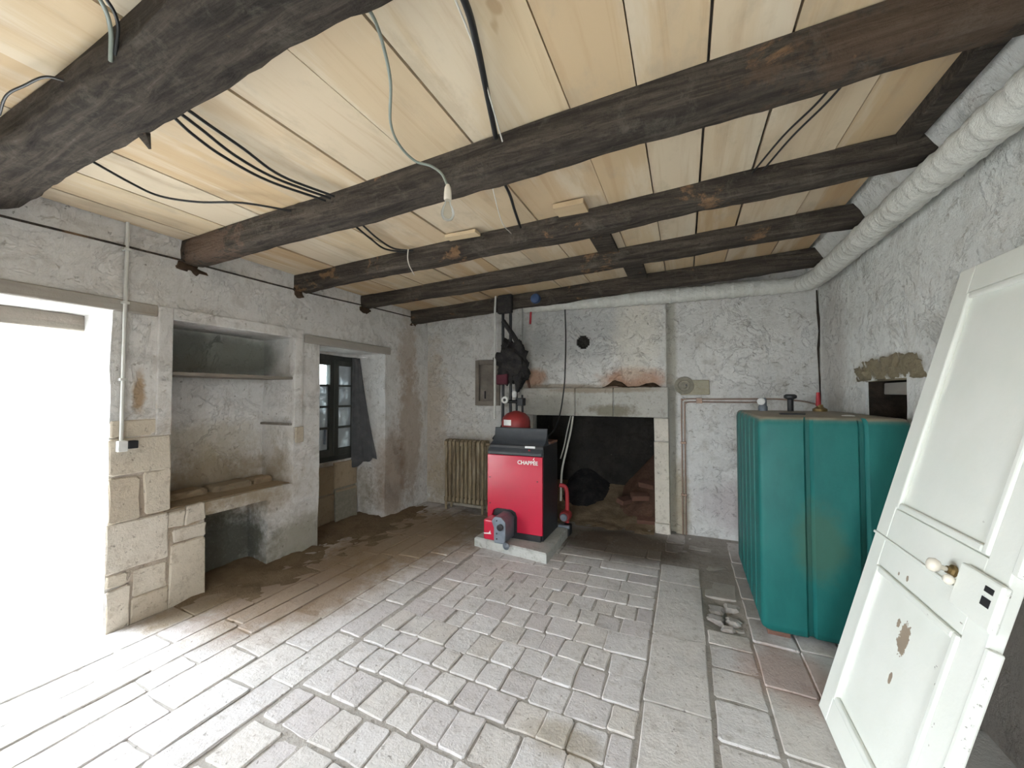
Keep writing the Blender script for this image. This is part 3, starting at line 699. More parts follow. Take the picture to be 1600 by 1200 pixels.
# earth heaped along the foot of the left wall and in the fireplace
def heap(name, mat, x0, x1, y0, y1, hf, parent, n=26):
    v = []; f = []
    for j in range(n+1):
        for i in range(n+1):
            x, y = x0+(x1-x0)*i/n, y0+(y1-y0)*j/n; q = Vector((x, y, 0))
            v.append((x, y, hf(i/n, j/n)+.03*noise.fractal(q*7, .8, 2., 4)*(0 if i in (0, n) or j in (0, n) else 1)))
    for j in range(n):
        for i in range(n): f.append((j*(n+1)+i, j*(n+1)+i+1, (j+1)*(n+1)+i+1, (j+1)*(n+1)+i))
    o = MB().add(v, f).build(name, mat, parent, smooth=60, recalc=False); o['kind'] = 'stuff'; return o
e = lambda t: max(0., math.sin(math.pi*t))
heap('earth_bank', 'earth', -3.62, -2.7, 1.55, 2.95, lambda s, t: -.02+.075*e(t)**.5*(1-s)**1.1, floor)
heap('earth_bank', 'earth', -3.75, -2.6, 2.7, 4.58, lambda s, t: -.02+.06*e(t)**.5*(1-s)**1.1, floor)
heap('earth_floor', 'earth', -1.74, -.32, 4.45, 5.39, lambda s, t: -.015+.32*t**1.3, floor)
heap('ash_pile', 'ash', -1.7, -.5, 4.80, 5.39, lambda s, t: -.01+.50*(e(s)*(1+.35*math.sin(5*s+1)))*t**.8, floor)
heap('rubble_pile', 'brickdust', -.85, -.32, 4.72, 5.39, lambda s, t: -.02+(.20+.62*s)*t**.8, floor)
heap('crumbs', 'crumb', -.9, -.22, YB-.03, YB+.055, lambda s, t: 1.578+.13*e(s)**.7*(.25+.75*t)*(.55+.45*math.sin(9*s)), wall_back)
for i, (x, y, z, a) in enumerate([(-.5, 4.86, .30, 20), (-.42, 5.0, .42, -30), (-.68, 4.92, .22, 60), (-.42, 4.74, .06, 5)]):
    b = MB().box(-.1, .1, -.05, .05, -.03, .03).xf(Matrix.Translation((x, y, z)) @ Matrix.Rotation(R(a), 4, 'Z') @ Matrix.Rotation(R(15), 4, 'X'))
    thing('loose_brick', b.jitter(.006, 9), 'brick', ['old reddish brick tipped on the fireplace rubble', 'old brick high on the rubble against the fireplace side', 'old brick lying next to the black ash pile', 'old brick low down just inside the fireplace jamb'][i], 'brick', 'bricks in the fireplace', bevel=.005)
# yard outside
g = MB().add([(-30, -30, -.08), (30, -30, -.08), (30, 40, -.08), (-30, 40, -.08)], [(0, 1, 2, 3)]).build('ground_outside', 'ground', recalc=False)
tag(g, kind='structure')

# ------------------------------------------------------------------ boiler
bo = empty('boiler', (-1.55, 3.55, 0), 'red and black floor-standing heating boiler on a low plinth', 'boiler')
X0, X1, Yf, Yr = -1.845, -1.255, 3.55, 4.04
MB().box(X0+.01, X1, Yf+.03, Yr, .09, 1.0).build('casing', 'black', bo, bevel=.008)
# front panel with an arched cut-out for the burner
cxb = -1.66; out = [(X0, .15), (X0, .90), (X1, .90), (X1, .15)]
arch = [(-1.52, .15), (-1.52, .30), (-1.535, .345), (-1.575, .365), (-1.735, .365), (-1.775, .345), (-1.79, .30), (-1.79, .15)]
MB().prism(out+arch, 'y', Yf, Yf+.03).build('front_panel', 'red', bo, bevel=.006)
MB().box(X0+.02, X1-.02, Yf+.005, Yf+.03, .09, .148).build('toe_panel', 'black', bo)
hd = [(Yf-.004, .905), (Yf-.004, .93), (Yf+.055, 1.00), (Yf+.12, 1.03), (Yf+.155, 1.075), (Yf+.17, 1.16), (Yf+.19, 1.16), (Yf+.20, 1.02), (Yf+.25, .985), (Yf+.25, .905)]
MB().prism([(a, c) for a, c in hd], 'x', X0+.005, X1-.005).build('console_hood', 'hood', bo, bevel=.006, smooth=30)
MB().box(X0+.01, X1, Yf+.25, Yr, 1.0, 1.02).jitter(.004, 8).build('top_cover', 'rustdust', bo)
MB().box(-1.44, -1.335, Yf+.028, Yf+.034, .978, .998).xf(Matrix.Translation((0, -.012, 0))).build('display', 'white', bo)
MB().lathe([(.008, 0), (.012, -.012), (.004, -.016)], (-1.395, Yf+.028, .955), 'y', 10).build('dial_knob', 'redvalve', bo)
for (x, z) in [(X0+.03, .67), (X1-.05, .665), (X0+.03, .41)]:
    MB().lathe([(.006, 0), (.006, -.004), (.002, -.006)], (x, Yf, z), 'y', 10).build('screw', 'black', bo)
def text(s, loc, size, mat, parent, ext=.0015):
    c = bpy.data.curves.new('lettering', 'FONT'); c.body = s; c.size = size; c.extrude = ext; c.align_x = 'CENTER'; c.offset = .0012
    c.materials.append(M[mat]); o = bpy.data.objects.new('lettering', c)
    o.matrix_basis = Matrix.Translation(loc) @ Matrix.Rotation(R(90), 4, 'X')
    me = bpy.data.meshes.new_from_object(o); mb = o.matrix_basis.copy(); bpy.data.objects.remove(o)
    o = bpy.data.objects.new('lettering', me); o.matrix_basis = mb
    return place(o, parent)
text('CHAPPÉE', (-1.405, Yf-.003, .822), .052, 'white', bo)
MB().prism([(-1.352, .868), (-1.340, .872), (-1.334, .895), (-1.345, .882)], 'y', Yf-.003, Yf).build('flame_mark', 'white', bo)
# burner
bu = MB().box(-1.80, -1.675, Yf-.17, Yf-.01, .105, .30).build('burner_cover', 'red', bo, bevel=.018, seg=3)
m = MB(); m.prism([(-1.675, .097), (-1.575, .095), (-1.555, .12), (-1.55, .30), (-1.60, .345), (-1.665, .345), (-1.70, .30), (-1.675, .24)], 'y', Yf-.20, Yf+.02)
bb = m.build('burner_body', 'grey', bo, bevel=.01)
MB().lathe([(.03, 0), (.03, -.025), (.018, -.03)], (-1.60, Yf-.20, .255), 'y', 16).build('pressure_switch', 'black', bb)
MB().lathe([(.028, 0), (.034, -.02), (.012, -.04), (.012, -.03)], (-1.545, Yf-.18, .085), 'y', 16).build('pump_cap', 'grey', bb)
for z in (.14, .19, .31): MB().lathe([(.007, 0), (.007, -.006)], (-1.64, Yf-.20, z), 'y', 8).build('screw', 'black', bb)
MB().prism([(-1.795, .17), (-1.74, .175), (-1.725, .20), (-1.722, .18), (-1.715, .165), (-1.795, .16)], 'y', Yf-.173, Yf-.17).build('brand_mark', 'white', bu)
b = MB().quadblock([(-1.93, 3.44), (-1.14, 3.33), (-1.15, 4.05), (-1.92, 4.07)], -.03, .09, .012, .004)
thing('plinth', b, 'concrete', 'low pale concrete plinth under the red boiler', 'plinth')
# expansion vessel
ev = empty('expansion_vessel', (-1.69, 3.93, 1.03), 'dull red domed expansion vessel sitting on top of the boiler', 'vessel')
MB().lathe([(.10, 1.022), (.145, 1.05), (.155, 1.09), (.155, 1.21), (.145, 1.255), (.10, 1.30), (.03, 1.325)], (-1.69, 3.93, 0), 'z', 28).build('shell', 'reddark', ev, smooth=50)
MB().lathe([(.158, 1.145), (.16, 1.15), (.158, 1.155)], (-1.69, 3.93, 0), 'z', 28).build('seam', 'reddark', ev, smooth=50)
a0 = R(-125); pts = []
lab = MB(); n = 6
for i in range(n+1):
    a = a0+R(38)*i/n
    for z in (1.175, 1.235): pts.append((-1.69+.1565*math.cos(a), 3.93+.1565*math.sin(a), z))
lab.add(pts, [(2*i, 2*i+2, 2*i+3, 2*i+1) for i in range(n)]).build('label', 'white', ev, recalc=False)
# pipes over the boiler
pm = empty('heating_pipes', (-1.9, 4.25, 1.02), 'black heating pipes in ragged dark lagging rising from the boiler to the ceiling', 'pipes')
for (pts, r_) in [([(-2.0, 4.0, 1.0), (-2.0, 4.22, 1.12), (-2.0, 4.25, 1.3), (-2.0, 4.25, 2.58)], .018), ([(-1.90, 4.0, 1.0), (-1.90, 4.22, 1.15), (-1.90, 4.25, 1.3), (-1.90, 4.25, 2.56)], .018),
                  ([(-1.83, 3.95, 1.02), (-1.82, 4.2, 1.2), (-1.82, 4.25, 1.45), (-1.84, 4.25, 1.7)], .013), ([(-1.75, 3.98, 1.02), (-1.75, 4.24, 1.2), (-1.75, 4.25, 1.5)], .012),
                  ([(-1.95, 4.22, 1.42), (-1.72, 4.22, 1.42)], .02)]:
    MB().tube(spline(pts, 5) if len(pts) > 2 else pts, r_, 10).build('pipe', 'black', pm, smooth=60)
MB().lathe([(.038, 0), (.042, -.03), (.034, -.035)], (-1.94, 4.20, 1.44), 'y', 18).build('gauge', 'white', pm, smooth=40)
MB().lathe([(.018, -.034), (.018, -.038)], (-1.94, 4.20, 1.44), 'y', 14).build('gauge_dial', 'black', pm)
MB().lathe([(.022, 1.47), (.028, 1.49), (.028, 1.53), (.015, 1.545)], (-1.83, 4.2, 0), 'z', 14).build('air_vent', 'white', pm, smooth=40)
MB().box(-1.77, -1.70, 4.14, 4.24, 1.375, 1.465).build('pump_box', 'black', pm, bevel=.008)
lg = pm
MB().blob((-1.88, 4.25, 1.90), (.185, .12, .27), 34, 26, .42, 11).build('wrap', 'lag', lg, smooth=70)
MB().blob((-1.79, 4.25, 1.80), (.10, .10, .20), 26, 20, .5, 12).build('wrap', 'lag', lg, smooth=70)
MB().tube(spline([(-1.98, 4.22, 2.38), (-1.90, 4.2, 2.28), (-1.78, 4.2, 2.10), (-1.74, 4.22, 1.98)], 5), [.03]*16, 10).jitter(.006, 14).build('sleeve', 'lag', lg, smooth=70)
MB().box(-2.02, -1.84, 4.13, 4.19, 2.46, 2.68).jitter(.012, 6).build('flap', 'lag', lg, bevel=.01)
MB().box(-2.04, -1.90, 4.14, 4.20, 1.62, 1.74).jitter(.012, 9).build('rag', 'ragred', lg, bevel=.012)
cs = MB().tube([(-2.075, 4.18, 1.22), (-2.072, 4.18, 2.55), (-2.06, 4.18, 2.71), (-2.03, 4.16, 2.722)], .014, 10)
thing('conduit_pipe', cs, 'conduit', 'pale grey conduit standing upright behind the boiler', 'conduit', smooth=60)
rp = empty('circulator_pump', (-1.2, 4.15, 0), 'red circulating pump with pipework beside the boiler', 'pump')
MB().tube(spline([(-1.26, 4.12, .52), (-1.20, 4.14, .50), (-1.18, 4.14, .40), (-1.18, 4.14, .12)], 5), .022, 10).build('pipe', 'redvalve', rp, smooth=60)
MB().lathe([(.05, -.06), (.06, -.04), (.06, .04), (.04, .06)], (-1.19, 4.12, .20), 'y', 18).build('housing', 'reddark', rp, smooth=40)
MB().lathe([(.035, -.07), (.04, -.06), (.03, -.05)], (-1.19, 4.10, .20), 'y', 16).build('motor_cap', 'grey', rp, smooth=40)
MB().tube([(-1.25, 4.06, .10), (-1.13, 4.06, .10)], .02, 10).build('flange', 'grey', rp, smooth=40)
MB().box(-1.22, -1.14, 4.08, 4.20, -.01, .10).build('foot', 'black', rp, bevel=.01)

# ------------------------------------------------------------------ radiator
ra = empty('radiator', (-2.61, 4.45, 0), 'rusty cast-iron column radiator against the fireplace wall', 'radiator')
def section():
    m = MB()
    for y in (4.375, 4.435, 4.495):
        m.tube([(0, y, .12), (0, y, .86)], .019, 8)
    for zc in (.14, .87):
        m.lathe([(.012, -.029), (.034, -.022), (.034, .022), (.012, .029)], (0, 4.435, zc), 'x', 12)
        m.prism([(4.352, zc-.03), (4.352, zc+.02), (4.385, zc+.045), (4.485, zc+.045), (4.518, zc+.02), (4.518, zc-.03)] if zc > .5 else
                [(4.352, zc+.03), (4.352, zc-.02), (4.385, zc-.045), (4.485, zc-.045), (4.518, zc-.02), (4.518, zc+.03)], 'x', -.02, .02)
    return m
s0 = None
for i in range(10):
    x = -2.88+.06*i
    if s0 is None: s0 = section().build('section', 'radiator', ra, smooth=40); s0.location.x = x
    else:
        o = s0.copy(); o.location.x = x; col.objects.link(o)
for x in (-2.88, -2.34):
    for y in (4.37, 4.50): MB().tube([(x, y, .11), (x, y, -.01)], [.018, .014], 8).build('foot', 'radiator', ra)
MB().lathe([(.02, -.03), (.026, 0), (.012, .03)], (-2.30, 4.435, .87), 'x', 12).build('plug', 'radiator', ra)

# small framed wall cupboard
wc = empty('wall_cupboard', (-2.38, 4.6, 1.385), 'small grey framed cupboard door set in the wall above the radiator', 'cupboard')
m = MB()
for (x0, x1, z0, z1) in [(-2.565, -2.51, 1.36, 1.96), (-2.25, -2.20, 1.36, 1.96), (-2.51, -2.25, 1.90, 1.96), (-2.51, -2.25, 1.36, 1.42)]: m.box(x0, x1, 4.575, 4.62, z0, z1)
m.build('frame', 'oldwood', wc, bevel=.004)
MB().box(-2.51, -2.25, 4.62, 4.635, 1.42, 1.90).build('door_panel', 'oldwood', wc)
MB().box(-2.44, -2.425, 4.60, 4.62, 1.45, 1.55).build('latch', 'black', wc)

# ------------------------------------------------------------------ fuel tank
tk = empty('fuel_tank', (.79, 3.45, 0), 'large ribbed teal steel heating oil tank in the corner', 'tank')
tx0, tx1, ty0, ty1, tz0, tz1 = .42, 1.155, 2.87, 4.05, .045, 1.365
def tankoutline():
    pr = []
    def ribs(a, c, n, dep):
        o = []; pitch = (c-a)/n
        for i in range(1, n):
            u = a+pitch*i; o += [(u-.028, 0), (u-.014, dep), (u+.006, dep), (u+.022, 0)]
        return o
    rr = .035
    def corner(cx, cy, a0):
        return [(cx+rr*math.cos(a0+R(90)*i/4), cy+rr*math.sin(a0+R(90)*i/4)) for i in range(5)]
    p = corner(tx0+rr, ty0+rr, R(180))
    p += [(u, ty0+d) for u, d in ribs(tx0, tx1+.04, 3, .022)]
    p += corner(tx1-rr, ty0+rr, R(270))
    p += [(tx1-d, u) for u, d in ribs(ty0, ty1, 5, .018)]
    p += corner(tx1-rr, ty1-rr, 0)
    p += [(u, ty1-d) for u, d in reversed(ribs(tx0, tx1, 3, .02))]
    p += corner(tx0+rr, ty1-rr, R(90))
    p += [(tx0+d, u) for u, d in reversed(ribs(ty0, ty1, 6, .018))]
    return p
pr = tankoutline(); n = len(pr); v = []; f = []
c = Vector(((tx0+tx1)/2, (ty0+ty1)/2))
lv = [(tz0, .93), (tz0+.02, .985), (tz0+.05, 1), (tz1-.055, 1), (tz1-.02, .985), (tz1-.004, .955), (tz1, .93)]
for z, k in lv:
    for q in pr:
        d = Vector(q)-c; sx = 1-(1-k)*.55/max(abs(d.x), .15)*.37 if 0 else k
        v.append((c.x+d.x*(1-(1-k)*1.0), c.y+d.y*(1-(1-k)*.62), z))
for i in range(len(lv)-1):
    for k in range(n): f.append((i*n+k, i*n+(k+1) % n, (i+1)*n+(k+1) % n, (i+1)*n+k))
f += [tuple(range(n-1, -1, -1)), tuple(range((len(lv)-1)*n, len(lv)*n))]
MB().add(v, f).build('shell', 'tank', tk, smooth=40)
for (x, y) in [(.52, 2.98), (1.05, 2.98), (.52, 3.92), (1.05, 3.92)]: MB().box(x-.06, x+.06, y-.05, y+.05, -.01, .05).build('foot', 'brick', tk, bevel=.004)
g1 = MB().lathe([(.035, 1.36), (.035, 1.40), (.028, 1.41), (.028, 1.46), (.02, 1.475)], (.605, 3.9, 0), 'z', 16).build('level_gauge', 'grey', tk, smooth=40)
MB().lathe([(.026, 0), (.03, -.015), (.022, -.018)], (.585, 3.865, 1.445), 'y', 16).build('gauge_face', 'white', g1)
MB().lathe([(.026, 1.36), (.022, 1.37), (.022, 1.46), (.028, 1.465), (.046, 1.475), (.046, 1.495), (.03, 1.505)], (.80, 3.9, 0), 'z', 18).build('vent_cap', 'black', tk, smooth=40)
MB().lathe([(.05, 1.36), (.05, 1.385), (.025, 1.40), (.02, 1.42)], (1.01, 3.95, 0), 'z', 16).build('valve_body', 'brass', tk, smooth=40)
MB().tube([(1.0, 3.95, 1.41), (1.0, 3.95, 1.52)], [.018, .012], 10).build('valve_lever', 'redvalve', tk, smooth=40)
MB().box(.60, .74, 3.20, 3.25, 1.362, 1.375).jitter(.004, 20).build('lid_clip', 'black', tk, bevel=.003)
m = MB().blob((.95, 3.15, 1.366), (.035, .03, .006), 12, 6, .15, 9); m.build('plaster_crumb', 'white', tk)

# copper lines
for k, (dx, lab) in enumerate([(0, 'outer of the two thin copper oil lines along the wall'), (.032, 'inner of the two thin copper oil lines along the wall')]):
    z = 1.455-dx; x = -.035+dx; y = YB+.045
    pts = [(x, y, -.02), (x, y, .7), (x, y, z-.06), (x+.012, y, z-.015), (x+.06, y, z), (.3, y, z), (.68, y, z+.003), (.86, y, z+.002)]
    pts += [(.98, y-.05, z-.01), (1.0, y-.25, 1.44-.02*k), (1.01, 4.0, 1.42)] if k == 0 else [(.80, y-.03, z), (.72, y-.25, 1.44), (.62, 3.93, 1.44)]
    if k: pts = pts[:6]+[(.50, y, z), (.58, y-.04, z), (.61, y-.25, z+.005), (.61, 3.94, z+.01)]
    thing('oil_line', MB().tube(spline(pts, 5), .0075, 8), 'copper', lab, 'pipe', 'copper oil lines', smooth=60)
for (x, z, h) in [(.14, 1.438, 0), (-.02, .98, 1), (-.02, .42, 1)]:
    thing('pipe_clip', MB().box(x-.03, x+.03, YB+.032, YB+.056, z-.012 if h else z-.03, z+.012 if h else z+.03), 'copper', ['pipe clip on the copper lines below the round socket', 'upper pipe clip on the upright copper lines', 'lower pipe clip on the upright copper lines'][[1.438, .98, .42].index(z)], 'clip', bevel=.004)
# old electrical socket on a mortar patch
el = empty('wall_socket', (.02, YB+.05, 1.6), 'old round dusty socket on a patch of bare mortar', 'socket')
MB().box(-.04, .245, YB+.035, YB+.068, 1.50, 1.66).jitter(.012, 9).build('mortar_patch', 'mortarpatch', el, bevel=.01)
MB().lathe([(.10, 0), (.095, -.03), (.06, -.045), (.058, -.03), (.03, -.03), (.028, -.05), (.01, -.052)], (-.005, YB+.06, 1.60), 'y', 20).jitter(.004, 14).build('round_base', 'mica', el, smooth=35)
for s in (-.02, .02): MB().lathe([(.01, 0), (.01, -.02)], (-.005+s, YB+.03, 1.605), 'y', 8).build('contact', 'black', el)

# ------------------------------------------------------------------ lagged pipe under the ceiling
def wrapped(path, r, seed):
    p = []; L = 0; path = spline(path, 10); out = [path[0]]
    for a, c in zip(path, path[1:]):
        nseg = max(1, int((c-a).length/.0121)); out += [a+(c-a)*((i+1)/nseg) for i in range(nseg)]
    rr = []
    for i, q in enumerate(out):
        if i: L += (q-out[i-1]).length
        ph = (L % .085)/.085
        rr.append(r*(1+.14*ph**2-.13*(ph > .86)+.09*noise.noise(q*6+Vector((seed, 0, 0)))))
    return MB().tube(out, rr, 14).jitter(.005, 12)
thing('lagged_pipe', wrapped([(1.105, -1.3, 2.55), (1.105, 1, 2.55), (1.105, 2.4, 2.552), (1.10, 3.4, 2.55), (1.09, 4.15, 2.545), (1.05, 4.40, 2.55), (.93, 4.52, 2.56), (.6, 4.54, 2.57), (-.2, 4.54, 2.575), (-1.1, 4.53, 2.59), (-1.82, 4.52, 2.61)],
      .076, 3), 'bandage', 'fat white bandaged pipe running under the ceiling round two walls', 'pipe', smooth=70)
thing('pipe_stub', MB().tube([(-1.74, 4.52, 2.60), (-1.745, 4.5, 2.38)], .014, 8), 'redvalve', 'short reddish pipe end below the bandaged pipe', 'pipe', smooth=60)
thing('junction_box', MB().lathe([(.055, 0), (.06, -.03), (.05, -.05), (.02, -.055)], (-1.55, 4.19, 2.60), 'y', 16), 'blue', 'small dark blue round box fixed to the beam above the fireplace', 'box', smooth=40)

# ------------------------------------------------------------------ cables
def cable(pts, r_, mat, lab, name='cable', k=7): return thing(name, MB().tube(spline(pts, k), r_, 7), mat, lab, 'cable', smooth=80)
cable([(-.58, .8, 2.675), (-.60, 1.0, 2.70), (-.64, 1.15, 2.70), (-.71, 1.36, 2.70), (-.79, 1.60, 2.695)], .012, 'cable', 'thick black cable crossing the planks towards the bulb beam')
cable([(-.90, 1.80, 2.70), (-.93, 2.05, 2.69), (-.99, 2.28, 2.688), (-1.05, 2.52, 2.685)], .009, 'cable', 'black cable between the bulb beam and the offcut beam')
cable([(-.60, .8, 2.69), (-.625, .99, 2.70), (-.66, 1.19, 2.70), (-.71, 1.40, 2.69), (-.77, 1.64, 2.68)], .0035, 'whitecable', 'thin white wire beside the thick black cable', 'wire')
cable([(-.92, 1.78, 2.66), (-1.0, 2.1, 2.55), (-1.09, 2.45, 2.62)], .003, 'whitecable', 'thin white string stretched between two beams', 'string')
cable([(-1.90, .80, 2.60), (-1.88, .84, 2.63), (-1.94, .96, 2.63), (-1.98, 1.11, 2.625), (-1.99, 1.33, 2.625), (-1.90, 1.61, 2.63)], .007, 'cable', 'black cable, lowest of the bundle of three under the planks')
cable([(-1.85, .80, 2.60), (-1.84, .84, 2.63), (-1.87, .95, 2.632), (-1.93, 1.13, 2.63), (-1.94, 1.34, 2.63), (-1.86, 1.61, 2.635)], .007, 'cable', 'black cable, middle of the bundle of three under the planks')
cable([(-1.83, .80, 2.60), (-1.80, .84, 2.635), (-1.82, .97, 2.635), (-1.85, 1.12, 2.635), (-1.90, 1.34, 2.635), (-1.83, 1.61, 2.64)], .007, 'cable', 'black cable, uppermost of the bundle of three under the planks')
cable([(-2.50, .78, 2.59), (-2.54, .85, 2.60), (-2.62, 1.02, 2.602), (-2.65, 1.16, 2.602), (-2.54, 1.29, 2.605), (-2.33, 1.41, 2.612), (-2.19, 1.61, 2.625)], .006, 'cable', 'single black cable looping towards the side door wall')
cable([(-2.45, .56, 2.60), (-2.30, .54, 2.615), (-2.18, .55, 2.62), (-2.05, .57, 2.625), (-1.96, .62, 2.60)], .0045, 'cable', 'curved black cable on the near face of the thick beam')
cable([(-1.50, .45, 2.66), (-1.53, .52, 2.64), (-1.59, .565, 2.62), (-1.68, .60, 2.575)], .006, 'greycable', 'grey cable bending down over the thick beam')
cable([(-1.48, .45, 2.665), (-1.51, .52, 2.645), (-1.56, .57, 2.63), (-1.65, .60, 2.585)], .005, 'cable', 'dark cable beside the grey one on the thick beam')
cable([(.60, 1.78, 2.755), (.54, 2.02, 2.755), (.45, 2.22, 2.75), (.36, 2.52, 2.745)], .005, 'cable', 'thin dark cable under the planks, left one of the close pair')
cable([(.64, 1.78, 2.757), (.58, 2.03, 2.757), (.49, 2.25, 2.752), (.41, 2.52, 2.747)], .005, 'cable', 'thin dark cable under the planks, right one of the close pair')
cable([(-1.97, 1.80, 2.64), (-2.02, 1.96, 2.635), (-2.08, 2.16, 2.635), (-2.12, 2.35, 2.635), (-2.02, 2.49, 2.64)], .007, 'cable', 'black cable sagging behind the bulb beam, lower one')
cable([(-1.92, 1.80, 2.645), (-1.97, 1.97, 2.64), (-2.04, 2.19, 2.64), (-2.06, 2.38, 2.64), (-1.96, 2.49, 2.645)], .007, 'cable', 'black cable sagging behind the bulb beam, upper one')
cable([(-1.97, 2.44, 2.64), (-1.99, 2.46, 2.58), (-1.98, 2.47, 2.52), (-1.93, 2.47, 2.44)], .004, 'whitecable', 'short white wire hanging in front of the third beam', 'wire')
cable([(-1.30, 4.5, 2.52), (-1.30, 4.53, 2.2), (-1.31, 4.53, 1.8), (-1.32, 4.52, 1.6), (-1.36, 4.50, 1.30), (-1.40, 4.40, 1.10), (-1.42, 4.2, 1.03)], .008, 'cable', 'black cable hanging down the chimney to the boiler')
cable([(-1.25, 4.66, 1.24), (-1.27, 4.62, 1.05), (-1.30, 4.55, .85), (-1.33, 4.45, .60), (-1.30, 4.3, .3)], .012, 'whitecable', 'pale flexible pipe inside the fireplace opening, thicker one', 'flexible_pipe')
cable([(-1.28, 4.66, 1.24), (-1.31, 4.60, 1.05), (-1.33, 4.54, .88), (-1.35, 4.46, .75)], .007, 'whitecable', 'pale thin pipe inside the fireplace opening, shorter one', 'flexible_pipe')
# iron tie rod along the left wall
thing('wall_wire', MB().tube(spline([(-3.325, .2, 2.435), (-3.325, .78, 2.455), (-3.325, 1.58, 2.475), (-3.325, 2.5, 2.485), (-3.325, 3.5, 2.52), (-3.325, 4.3, 2.54), (-3.325, 4.58, 2.545)], 5), .007, 7), 'beam', 'thin dark rod running along the wall below the beam ends', 'rod', smooth=80)
# stick on the mantel
thing('wood_stick', MB().box(-.014, .014, -.01, .01, 0, .115).xf(Matrix.Translation((-1.80, YB+.02, 1.585)) @ Matrix.Rotation(R(-13), 4, 'Y')), 'brick', 'small brown stick leaning on the mantel', 'stick', bevel=.003)

# switch with conduit
sw = empty('light_switch', (-3.33, 1.29, 1.12), 'pale conduit running down to a small switch beside the bright doorway', 'switch')
MB().tube([(-3.325, 1.29, 1.20), (-3.325, 1.292, 2.63)], .011, 10).build('conduit', 'conduit', sw, smooth=60)
MB().box(-3.348, -3.295, 1.265, 1.315, 1.135, 1.205).build('box', 'white', sw, bevel=.005)
MB().box(-3.348, -3.292, 1.312, 1.365, 1.15, 1.20).build('rocker', 'black', sw, bevel=.004)
for z in (1.6, 2.1, 2.45): MB().box(-3.345, -3.31, 1.272, 1.308, z-.008, z+.008).build('clip', 'conduit', sw)

# bare bulb
lp = empty('pendant_bulb', (-1.02, 1.545, 2.48), 'bare light bulb hanging on a grey cord against the second beam', 'lamp')
MB().tube(spline([(-.85, .82, 2.66), (-.88, .92, 2.68), (-.93, 1.02, 2.68), (-1.0, 1.13, 2.67), (-1.14, 1.29, 2.665), (-1.20, 1.42, 2.66), (-1.19, 1.52, 2.64), (-1.12, 1.55, 2.615), (-1.055, 1.55, 2.56), (-1.02, 1.55, 2.49)], 8), .006, 8).build('cord', 'greycable', lp, smooth=80)
MB().lathe([(.008, 2.50), (.015, 2.485), (.018, 2.46), (.019, 2.43), (.016, 2.425)], (-1.02, 1.55, 0), 'z', 16).build('socket', 'porcelain', lp, smooth=40)
MB().lathe([(.013, 2.43), (.014, 2.41), (.024, 2.392), (.032, 2.368), (.032, 2.352), (.024, 2.335), (.010, 2.327), (.002, 2.325)], (-1.02, 1.55, 0), 'z', 20).build('bulb', 'bulb', lp, smooth=80)

# ------------------------------------------------------------------ leaning door
ln = 2.10; ang = math.atan2(.545, 2.04)
ux = Vector((0, -1, 0)); uy = Vector((math.sin(ang), 0, math.cos(ang))); uz = ux.cross(uy)
LM = Matrix((( ux.x, uy.x, uz.x, .57), (ux.y, uy.y, uz.y, 2.35), (ux.z, uy.z, uz.z, .01), (0, 0, 0, 1)))
dr = bpy.data.objects.new('panel_door', None); dr.matrix_basis = LM; place(dr, None); W[dr.name] = LM.copy()
tag(dr, 'white painted panelled door leaning against the wall beside the teal tank', 'door')
DW = .77
def dpart(name, mb, mat='doorpaint', bevel=.004, parent=dr, smooth=None):
    me_o = mb.build(name, mat, None, bevel=bevel, smooth=smooth)
    me_o.parent = parent; W[me_o.name] = Matrix.Identity(4); return me_o      # mesh stays in the leaf's own axes
sgn = -1 if uz.x > 0 else 1                                                    # side of the leaf facing the room
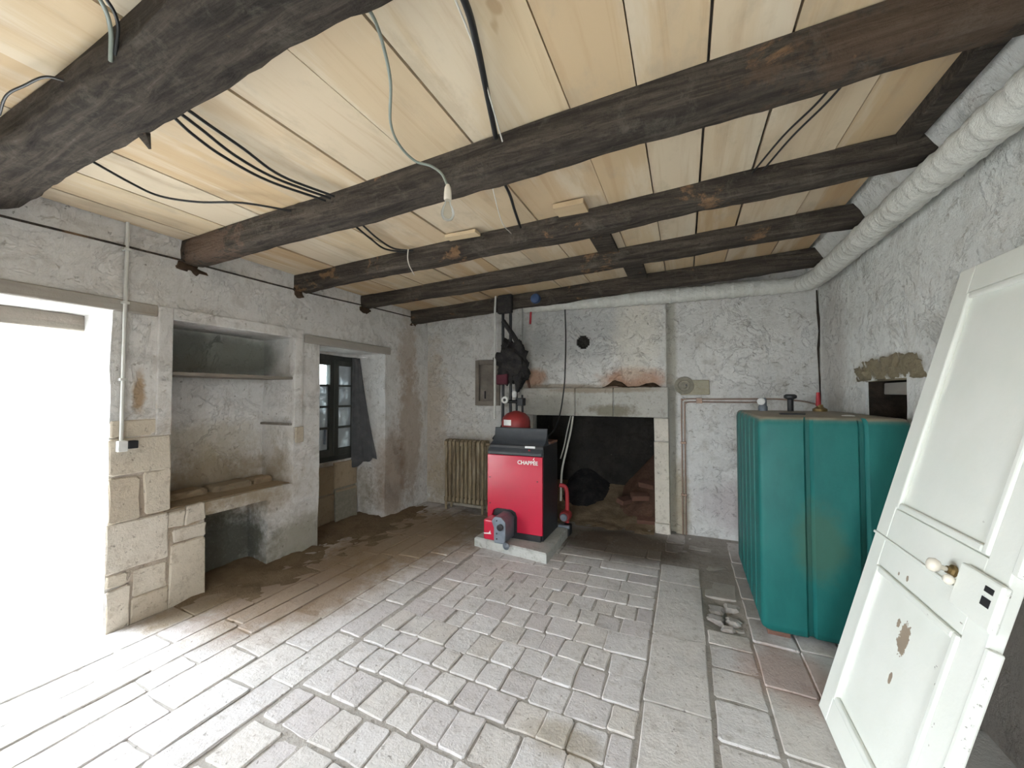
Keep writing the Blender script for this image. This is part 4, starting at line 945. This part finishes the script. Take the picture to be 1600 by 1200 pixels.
def db(u0, u1, v0, v1, d0, d1): a, c = sorted((sgn*d0, sgn*d1)); return MB().box(u0, u1, v0, v1, a, c)
dpart('stile', db(0, .10, 0, ln, -.036, 0)); dpart('stile', db(DW-.10, DW, 0, ln, -.036, 0))
for (a, c) in [(0, .115), (.775, .885), (.885, 1.03), (1.985, ln)]: dpart('rail', db(.10, DW-.10, a, c, -.034, -.001))
dpart('panel', db(.09, DW-.09, 1.02, 2.0, -.026, -.012)); dpart('panel', db(.09, DW-.09, .10, .785, -.026, -.012))
def moulding(v0, v1):
    for (u0, u1, a, c) in [(.10, .128, v0, v1), (DW-.128, DW-.10, v0, v1), (.128, DW-.128, v0, v0+.026), (.128, DW-.128, v1-.026, v1)]:
        dpart('moulding', db(u0, u1, a, c, -.014, .006), bevel=.007)
moulding(1.035, 1.98); moulding(.12, .77)
dpart('moulding', db(.0, DW-.17, .885, .897, -.002, .008), bevel=.003)
dpart('edge_strip', db(DW-.002, DW+.028, 1.02, ln, -.03, .004), bevel=.006)
dpart('edge_strip', db(DW-.002, DW+.022, 0, .80, -.03, .004), bevel=.006)
lk = dpart('lock_case', db(DW-.16, DW+.025, .845, .985, 0, .022), bevel=.006)
dpart('keyhole', db(DW-.035, DW+.0, .945, .962, .021, .0235), 'black', 0, lk); dpart('keyhole', db(DW-.035, DW+.0, .905, .93, .021, .0235), 'black', 0, lk)
def lath(prof, o, n=18):
    m = MB().lathe([(r_, h) for r_, h in prof], (0, 0, 0), 'z', n)
    m.v = [Vector((o[0]+p.x, o[1]+p.y, sgn*p.z)) for p in m.v]; return m
kb = dpart('knob', lath([(.008, .02), (.009, .036), (.018, .041), (.023, .052), (.020, .064), (.008, .070)], (DW-.215, .935)), 'porcelain', 0, smooth=60)
dpart('knob_collar', lath([(.020, 0), (.020, .008), (.012, .012), (.012, .02)], (DW-.215, .935)), 'brass', 0, kb)
dpart('knob', lath([(.008, .0), (.009, .022), (.015, .027), (.017, .036), (.009, .045)], (DW-.165, .915)), 'porcelain', 0, smooth=60)
print('paving stones', nst)
